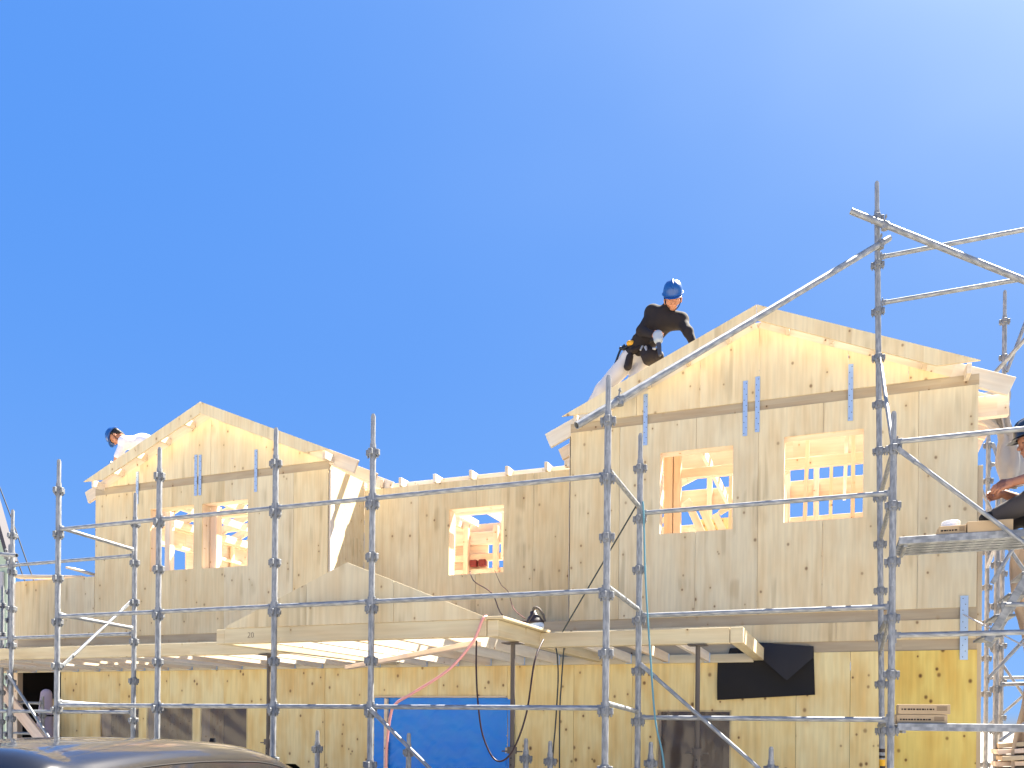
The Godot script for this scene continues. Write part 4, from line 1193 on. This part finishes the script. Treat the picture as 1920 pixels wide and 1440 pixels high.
	p = person("person in grey T-shirt, dark trousers and black hard hat sitting on the scaffold platform", V(1.5, 3.41, -7.6), J, V(-0.99, -0.1, 0.06), V(-0.12, 0.98, 0), {"shirt": mk(Color(0.31, 0.30, 0.30), 0.95), "trousers": mk(Color(0.25, 0.235, 0.235), 0.95), "hat": dark_hat, "sleeve": 0.3, "skin": mk(Color(0.60, 0.41, 0.32), 0.6)})
	part(p, "glove", flesh([[V(1.26, 3.795, -7.375), V(1.19, 3.78, -7.375), 0.036, 0.04]], 0.008, 0.02), mk(Color(0.45, 0.30, 0.26), 0.8))

# ---------------------------------------------------------------- the car
func car() -> void:
	var left := V(-cos(0.371), 0, sin(0.371))
	var deep := V(-sin(0.371), 0, -cos(0.371))
	var base := deep * 3.39 + left * 2.60
	var nose := (deep - left * 0.17).normalized()
	var F := Transform3D(Basis(nose, Vector3.UP, nose.cross(Vector3.UP)), base)   # local x forward, z to its far or near side
	var t := thing("parked_car", "silver car parked in the street before the scaffold, only its roof in view", "car", base)
	var paint := mk(Color(0.22, 0.215, 0.22), 0.28, 0.75)
	paint.clearcoat_enabled = true
	paint.clearcoat = 0.9
	paint.clearcoat_roughness = 0.05
	var glass := mk(Color(0.05, 0.06, 0.06), 0.05)
	var L := 4.5
	var curve := func(pts: Array, x: float) -> float:
		for i in pts.size() - 1:
			if x <= pts[i + 1][0]:
				var k: float = clampf((x - pts[i][0]) / (pts[i + 1][0] - pts[i][0]), 0, 1)
				var m0: float = (pts[i + 1][1] - pts[maxi(i - 1, 0)][1]) / (pts[i + 1][0] - pts[maxi(i - 1, 0)][0])
				var j := mini(i + 2, pts.size() - 1)
				var m1: float = (pts[j][1] - pts[i][1]) / (pts[j][0] - pts[i][0])
				var w: float = pts[i + 1][0] - pts[i][0]
				return pts[i][1] * (2 * k * k * k - 3 * k * k + 1) + m0 * w * (k * k * k - 2 * k * k + k) + pts[i + 1][1] * (3 * k * k - 2 * k * k * k) + m1 * w * (k * k * k - k * k)
		return pts[-1][1]
	var roof := [[0.0, 0.95], [0.05, 1.14], [0.14, 1.48], [0.22, 1.752], [0.5, 1.79], [1.1, 1.815], [1.7, 1.80], [2.3, 1.74], [2.9, 1.56], [3.55, 1.22], [4.1, 1.12], [4.42, 0.92], [4.5, 0.75]]
	var belt := [[0.0, 0.80], [0.2, 1.12], [1.5, 1.10], [3.0, 1.06], [3.7, 1.02], [4.2, 0.92], [4.5, 0.70]]
	var wide := [[0.0, 0.62], [0.15, 0.78], [0.6, 0.86], [2.0, 0.88], [3.6, 0.86], [4.2, 0.78], [4.5, 0.55]]
	var top_w := [[0.0, 0.58], [0.3, 0.58], [0.8, 0.60], [2.0, 0.63], [2.8, 0.62], [3.4, 0.66], [4.2, 0.68], [4.5, 0.52]]
	# outline of the section at x, from the sill (0) over the belt (0.45) and the roof edge (0.75) to the middle (1)
	var skin := func(x: float, v: float) -> Vector3:
		var w: float = curve.call(wide, x)
		var b: float = curve.call(belt, x)
		var r: float = maxf(curve.call(roof, x), b + 0.02)
		var tw: float = minf(curve.call(top_w, x), w - 0.02)
		if v < 0.45:
			var k := v / 0.45
			return V(x, lerpf(0.24, b, k), w - 0.05 * pow(absf(k * 2.0 - 1.2), 2.0))
		if v < 0.75:
			var k := (v - 0.45) / 0.30
			return V(x, lerpf(b, r - 0.085, k), lerpf(w - 0.032, tw, k) + 0.02 * sin(k * PI))
		var k := (v - 0.75) / 0.25
		var a := k * PI * 0.5
		return V(x, r - 0.085 + 0.06 * sin(minf(a * 2.2, PI * 0.5)) + 0.025 * sin(a), tw * (1.0 - k) + 0.02 * sin(minf(k * 8.0, PI)))
	for side in [1.0, -1.0]:
		var s: float = side
		var shell := func(u: float, v: float) -> Vector3:
			var p: Vector3 = skin.call(u * L, v)
			return F * V(p.x, p.y, p.z * s)
		part(t, "body_side", cloth_mesh(shell, 90, 40), paint)
		for w in [[0.62, 1.42, 0.30], [1.50, 2.38, 0.0], [2.46, 3.05, 0.0]]:
			var ww: Array = w
			for layer in [["window_seal", 0.004, 0.035, M.black], ["side_window", 0.010, 0.0, glass]]:
				var g: float = layer[2]
				var out: float = layer[1]
				part(t, layer[0], cloth_mesh(func(u: float, v: float) -> Vector3:
					var x := lerpf(ww[0] - g, ww[1] + g, u)
					var topv := 0.69 + g * 0.12
					if x < 1.42: topv -= pow(clampf((1.42 - x) / 0.8, 0.0, 1.0), 2.0) * 0.14
					if x > 2.3: topv -= pow(clampf((x - 2.3) / 0.95, 0.0, 1.0), 2.0) * 0.2
					var p: Vector3 = skin.call(x, lerpf(0.475 - g * 0.3, topv, v))
					return F * V(p.x, p.y + out * 0.3, (p.z + out) * s), 16, 12), layer[3])
		part(t, "roof_seam", rope_mesh(range(8).map(func(i): return F * ((skin.call(0.75 + i * 0.27, 0.725) as Vector3) * V(1, 1, s) + V(0, 0.004, 0.0))), 0.004), M.black)
		for x in [0.85, 3.65]:
			var wheel := part(t, "wheel", lathe([[0.20, -0.11], [0.30, -0.11], [0.325, -0.08], [0.325, 0.08], [0.30, 0.11], [0.20, 0.11]], 28), M.black, Transform3D(F.basis * Basis(Vector3.RIGHT, PI * 0.5), F * V(x, 0.33, s * 0.76)))
			part(wheel, "rim", lathe([[0.21, -0.10], [0.19, -0.02], [0.05, 0.0], [0.05, 0.02], [0.19, 0.03], [0.21, 0.10]], 20), M.steel, Transform3D(F.basis * Basis(Vector3.RIGHT, PI * 0.5), F * V(x, 0.33, s * 0.78)))
		block(t, "headlight", F * V(4.32, 0.78, s * 0.58), V(0.12, 0.14, 0.26), mk(Color(0.8, 0.82, 0.85), 0.1), 0.03)
		block(t, "tail_light", F * V(0.10, 0.98, s * 0.60), V(0.12, 0.22, 0.12), mk(Color(0.4, 0.03, 0.03), 0.15), 0.03)
	part(t, "rear_window", cloth_mesh(func(u: float, v: float) -> Vector3:
		var x := lerpf(0.06, 0.185, v)
		return F * V(x - 0.004, curve.call(roof, x) + 0.006, lerpf(-0.5, 0.5, u)), 12, 10), glass)
	part(t, "windscreen", cloth_mesh(func(u: float, v: float) -> Vector3:
		var x := lerpf(2.85, 3.5, v)
		return F * V(x + 0.004, curve.call(roof, x) + 0.008, lerpf(-0.54, 0.54, u)), 12, 10), glass)
	var hw := start()
	add_tube(hw, F * V(2.2, 1.74, 0.25), F * V(2.2, 1.79, 0.25), 0.03, 0.018, 10)
	part(t, "aerial", hw.commit(), M.black)

# ---------------------------------------------------------------- round the site
func surroundings() -> void:
	# scaffold and sheets beyond the right side of the house
	var s := thing("side_scaffold", "scaffold with stair along the right side of the house", "scaffold", V(2.0, 0, -11))
	post(s, 1.78, -12.0, 5.76, 5.45)
	post(s, 1.93, -11.9, 7.34, 6.95)
	post(s, 2.55, -12.0, 7.0, 6.6)
	post(s, 1.62, -10.3, 4.4, 4.1)
	for yy in [5.2, 4.3, 3.4, 2.5]:
		ledger(s, "rail", V(1.78, yy, -12.0), V(2.55, yy, -12.0))
	ledger(s, "rail", V(1.62, 3.9, -10.3), V(1.78, 3.9, -12.0))
	tube(s, "loose_tube", V(1.62, 5.95, -11.2), V(2.0, 6.33, -10.9), 0.024, M.steel, 12, true)
	tube(s, "raking_tube", V(1.95, 6.3, -11.85), V(2.22, 7.1, -11.85), 0.021, M.steel, 12, true)
	flat_brace(s, V(1.82, 5.42, -11.9), V(2.05, 4.6, -11.9))
	flat_brace(s, V(1.80, 2.9, -11.9), V(2.4, 1.9, -11.9))
	flat_brace(s, V(1.80, 1.9, -11.9), V(2.4, 2.5, -11.9))
	var st := lumber(s, "stair_stringer", V(1.33, 2.70, -8.9), V(2.1, 4.15, -8.95), 0.02, 0.07, M.steel)
	lumber(s, "stair_stringer", V(1.42, 2.70, -9.5), V(2.2, 4.15, -9.55), 0.02, 0.07, M.steel)
	for i in 8:
		var p := V(1.37, 2.75, -9.2).lerp(V(2.13, 4.12, -9.25), i / 7.0)
		block(st, "tread", p, V(0.17, 0.025, 0.56), M.cast)
	flat_brace(s, V(1.36, 3.25, -8.85), V(1.95, 4.35, -8.9))
	ledger(s, "rail", V(1.40, 3.03, -8.8), V(2.5, 3.0, -8.8))
	for q in [[1.55, 3.9, 1.95, 3.25, -9.8], [1.5, 2.4, 2.0, 3.0, -10.0], [1.6, 1.75, 2.1, 2.15, -9.9], [1.62, 4.75, 1.95, 4.0, -11.4]]:
		tube(s, "raking_tube", V(q[0], q[1], q[4]), V(q[2], q[3], q[4] - 0.1), 0.019, M.steel, 10, true)
	for q in [[1.62, 3.25], [1.64, 2.35], [1.66, 1.55]]:
		ledger(s, "transom", V(q[0], q[1], -10.3), V(q[0] + 0.9, q[1] + 0.02, -10.3))
	# dust sheets
	var n := FastNoiseLite.new()
	n.seed = 9; n.frequency = 0.9
	var tan_ := mk(Color(0.60, 0.53, 0.45), 0.9)
	tan_.backlight_enabled = true
	tan_.backlight = Color(0.25, 0.22, 0.19)
	var t := thing("dust_sheet", "tan dust sheet hanging beside the scaffold stair at the right edge", "sheet", V(2.2, 1.0, -10.2))
	part(t, "sheet", cloth_mesh(func(u: float, v: float) -> Vector3:
		var y := lerpf(1.1, 3.95, v)
		return V(1.80 + 0.07 * sin(y * 3.1) + u * 1.2, y, -10.2 + 0.10 * sin(u * 26.0 + y) + 0.12 * n.get_noise_2d(u * 4.0, y * 1.5)), 40, 40), tan_)
	var grey := mk(Color(0.58, 0.57, 0.56), 0.8)
	grey.backlight_enabled = true
	grey.backlight = Color(0.2, 0.2, 0.2)
	t = thing("dust_sheet", "grey sheet bundled round the scaffold below the right eave", "sheet", V(1.85, 4.7, -10.6))
	part(t, "sheet", cloth_mesh(func(u: float, v: float) -> Vector3:
		var a := u * TAU
		var y := lerpf(4.55, 5.62, v)
		var r := 0.085 + 0.05 * sin(v * 7.0) + 0.03 * sin(a * 5.0 + v * 6.0) + 0.03 * n.get_noise_2d(a, y * 4.0)
		return V(1.80 + r * cos(a) - 0.16 * v * v, y, -10.6 + r * sin(a)), 30, 24), grey)
	part(t, "loose_fold", cloth_mesh(func(u: float, v: float) -> Vector3:
		return V(1.45 + u * 0.42, 5.38 - 0.30 * u * v + 0.12 * (1.0 - v) * sin(u * 6.0) - 0.12 * u, -10.6 + 0.06 * sin(v * 9.0 + u * 4.0)), 16, 10), grey)
	# timber stacked beyond the corner of the house
	t = thing("timber_stack", "stack of short boards at the lower right corner beyond the house", "timber", V(1.9, 0, -10.4))
	block(t, "trestle", V(1.95, 0.8, -10.4), V(0.7, 1.0, 0.5), M.cast, 0.01)
	for i in 6:
		lumber(t, "board", V(1.60 + 0.03 * (i % 2), 1.36 + i * 0.066, -10.2 - 0.05 * (i % 3)), V(2.5, 1.40 + i * 0.075, -10.3), 0.3, 0.05, M.beam[0] if i % 2 else M.cedar[1])
	# left edge: a neighbouring house and its cables
	var nb := thing("neighbour_house", "pale green house with a dark roof edge behind the left end of the scaffold", "house", V(-29, 0, -21.5))
	var poly := PackedVector2Array([Vector2(-34, 0.02), Vector2(-26.16, 0.02), Vector2(-26.16, 7.1), Vector2(-27.6, 11.0), Vector2(-34, 11.0)])
	part(nb, "wall", prism(poly, -20.0, 0.3, Vector2(-34, 0), Vector2(2, 2)), mk(Color(0.62, 0.68, 0.60), 0.9))
	lumber(nb, "verge", V(-27.75, 11.3, -20.1), V(-26.06, 7.05, -20.1), 0.3, 0.16, mk(Color(0.22, 0.21, 0.24), 0.7))
	block(nb, "meter_box", V(-26.35, 6.4, -19.94), V(0.14, 0.6, 0.1), mk(Color(0.6, 0.6, 0.62), 0.5), 0.01)
	var wire := mk(Color(0.10, 0.11, 0.14), 0.7)
	one("utility_wire", rope_mesh([V(-41.5, 16.5, -30), V(-39.2, 12.2, -30), V(-37.4, 8.6, -30), V(-35.5, 5.5, -30)], 0.03), wire, "upper of two dark wires running down at the left edge", "wire", "")
	one("utility_wire", rope_mesh([V(-41.6, 15.6, -30), V(-39.4, 11.4, -30), V(-37.6, 7.8, -30), V(-35.7, 4.8, -30)], 0.03), wire, "lower of two dark wires running down at the left edge", "wire", "")
	# left end of the porch: what stands in the dark entrance
	s = thing("entrance_scaffold", "thin scaffold posts and pipes at the left end of the porch", "scaffold", V(-12.2, 0, -9.4))
	post(s, -12.18, -9.35, 4.6, 4.3)
	post(s, -12.0, -9.1, 3.9, 3.6)
	post(s, -11.55, -9.45, 2.2, 1.9)
	ledger(s, "rail", V(-12.9, 2.12, -9.35), V(-11.45, 2.09, -9.35))
	ledger(s, "rail", V(-12.9, 1.62, -9.35), V(-11.45, 1.62, -9.35))
	t = thing("ramp_board", "tan board leaning at a slant in front of the dark entrance", "board", V(-11.8, 1.6, -9.3))
	lumber(t, "board", V(-12.75, 2.78, -9.25), V(-10.95, 1.2, -9.25), 0.05, 0.17, M.cedar[1])
	t = thing("wrapped_bundle", "pale violet wrapped bundle standing in the entrance", "bundle", V(-11.75, 0.1, -9.6))
	part(t, "wrap", flesh([[V(-11.75, 0.3, -9.65), V(-11.75, 1.6, -9.65), 0.17, 0.15], [V(-11.75, 1.6, -9.65), V(-11.72, 2.24, -9.65), 0.13, 0.085], [V(-11.60, 1.1, -9.62), V(-11.66, 1.8, -9.62), 0.07, 0.05]], 0.025, 0.05), mk(Color(0.66, 0.62, 0.70), 0.8))
	part(t, "tie", rope_mesh(range(13).map(func(i): return V(-11.745 + 0.125 * cos(i * TAU / 12), 1.9, -9.65 + 0.125 * sin(i * TAU / 12))), 0.012), M.black)
	t = thing("purple_net", "dark purple netting hanging at the far left edge", "net", V(-10.6, 2.5, -7.9))
	var net := mk(Color(0.30, 0.24, 0.30), 0.9)
	part(t, "net", cloth_mesh(func(u: float, v: float) -> Vector3:
		var y := lerpf(2.75, 3.75, v)
		return V(-12.1 + u * (1.20 - 0.16 * v) - 0.03 * sin(y * 5.0), y, -8.3 + 0.05 * sin(u * 20.0 + y * 2.0)), 24, 14), net)
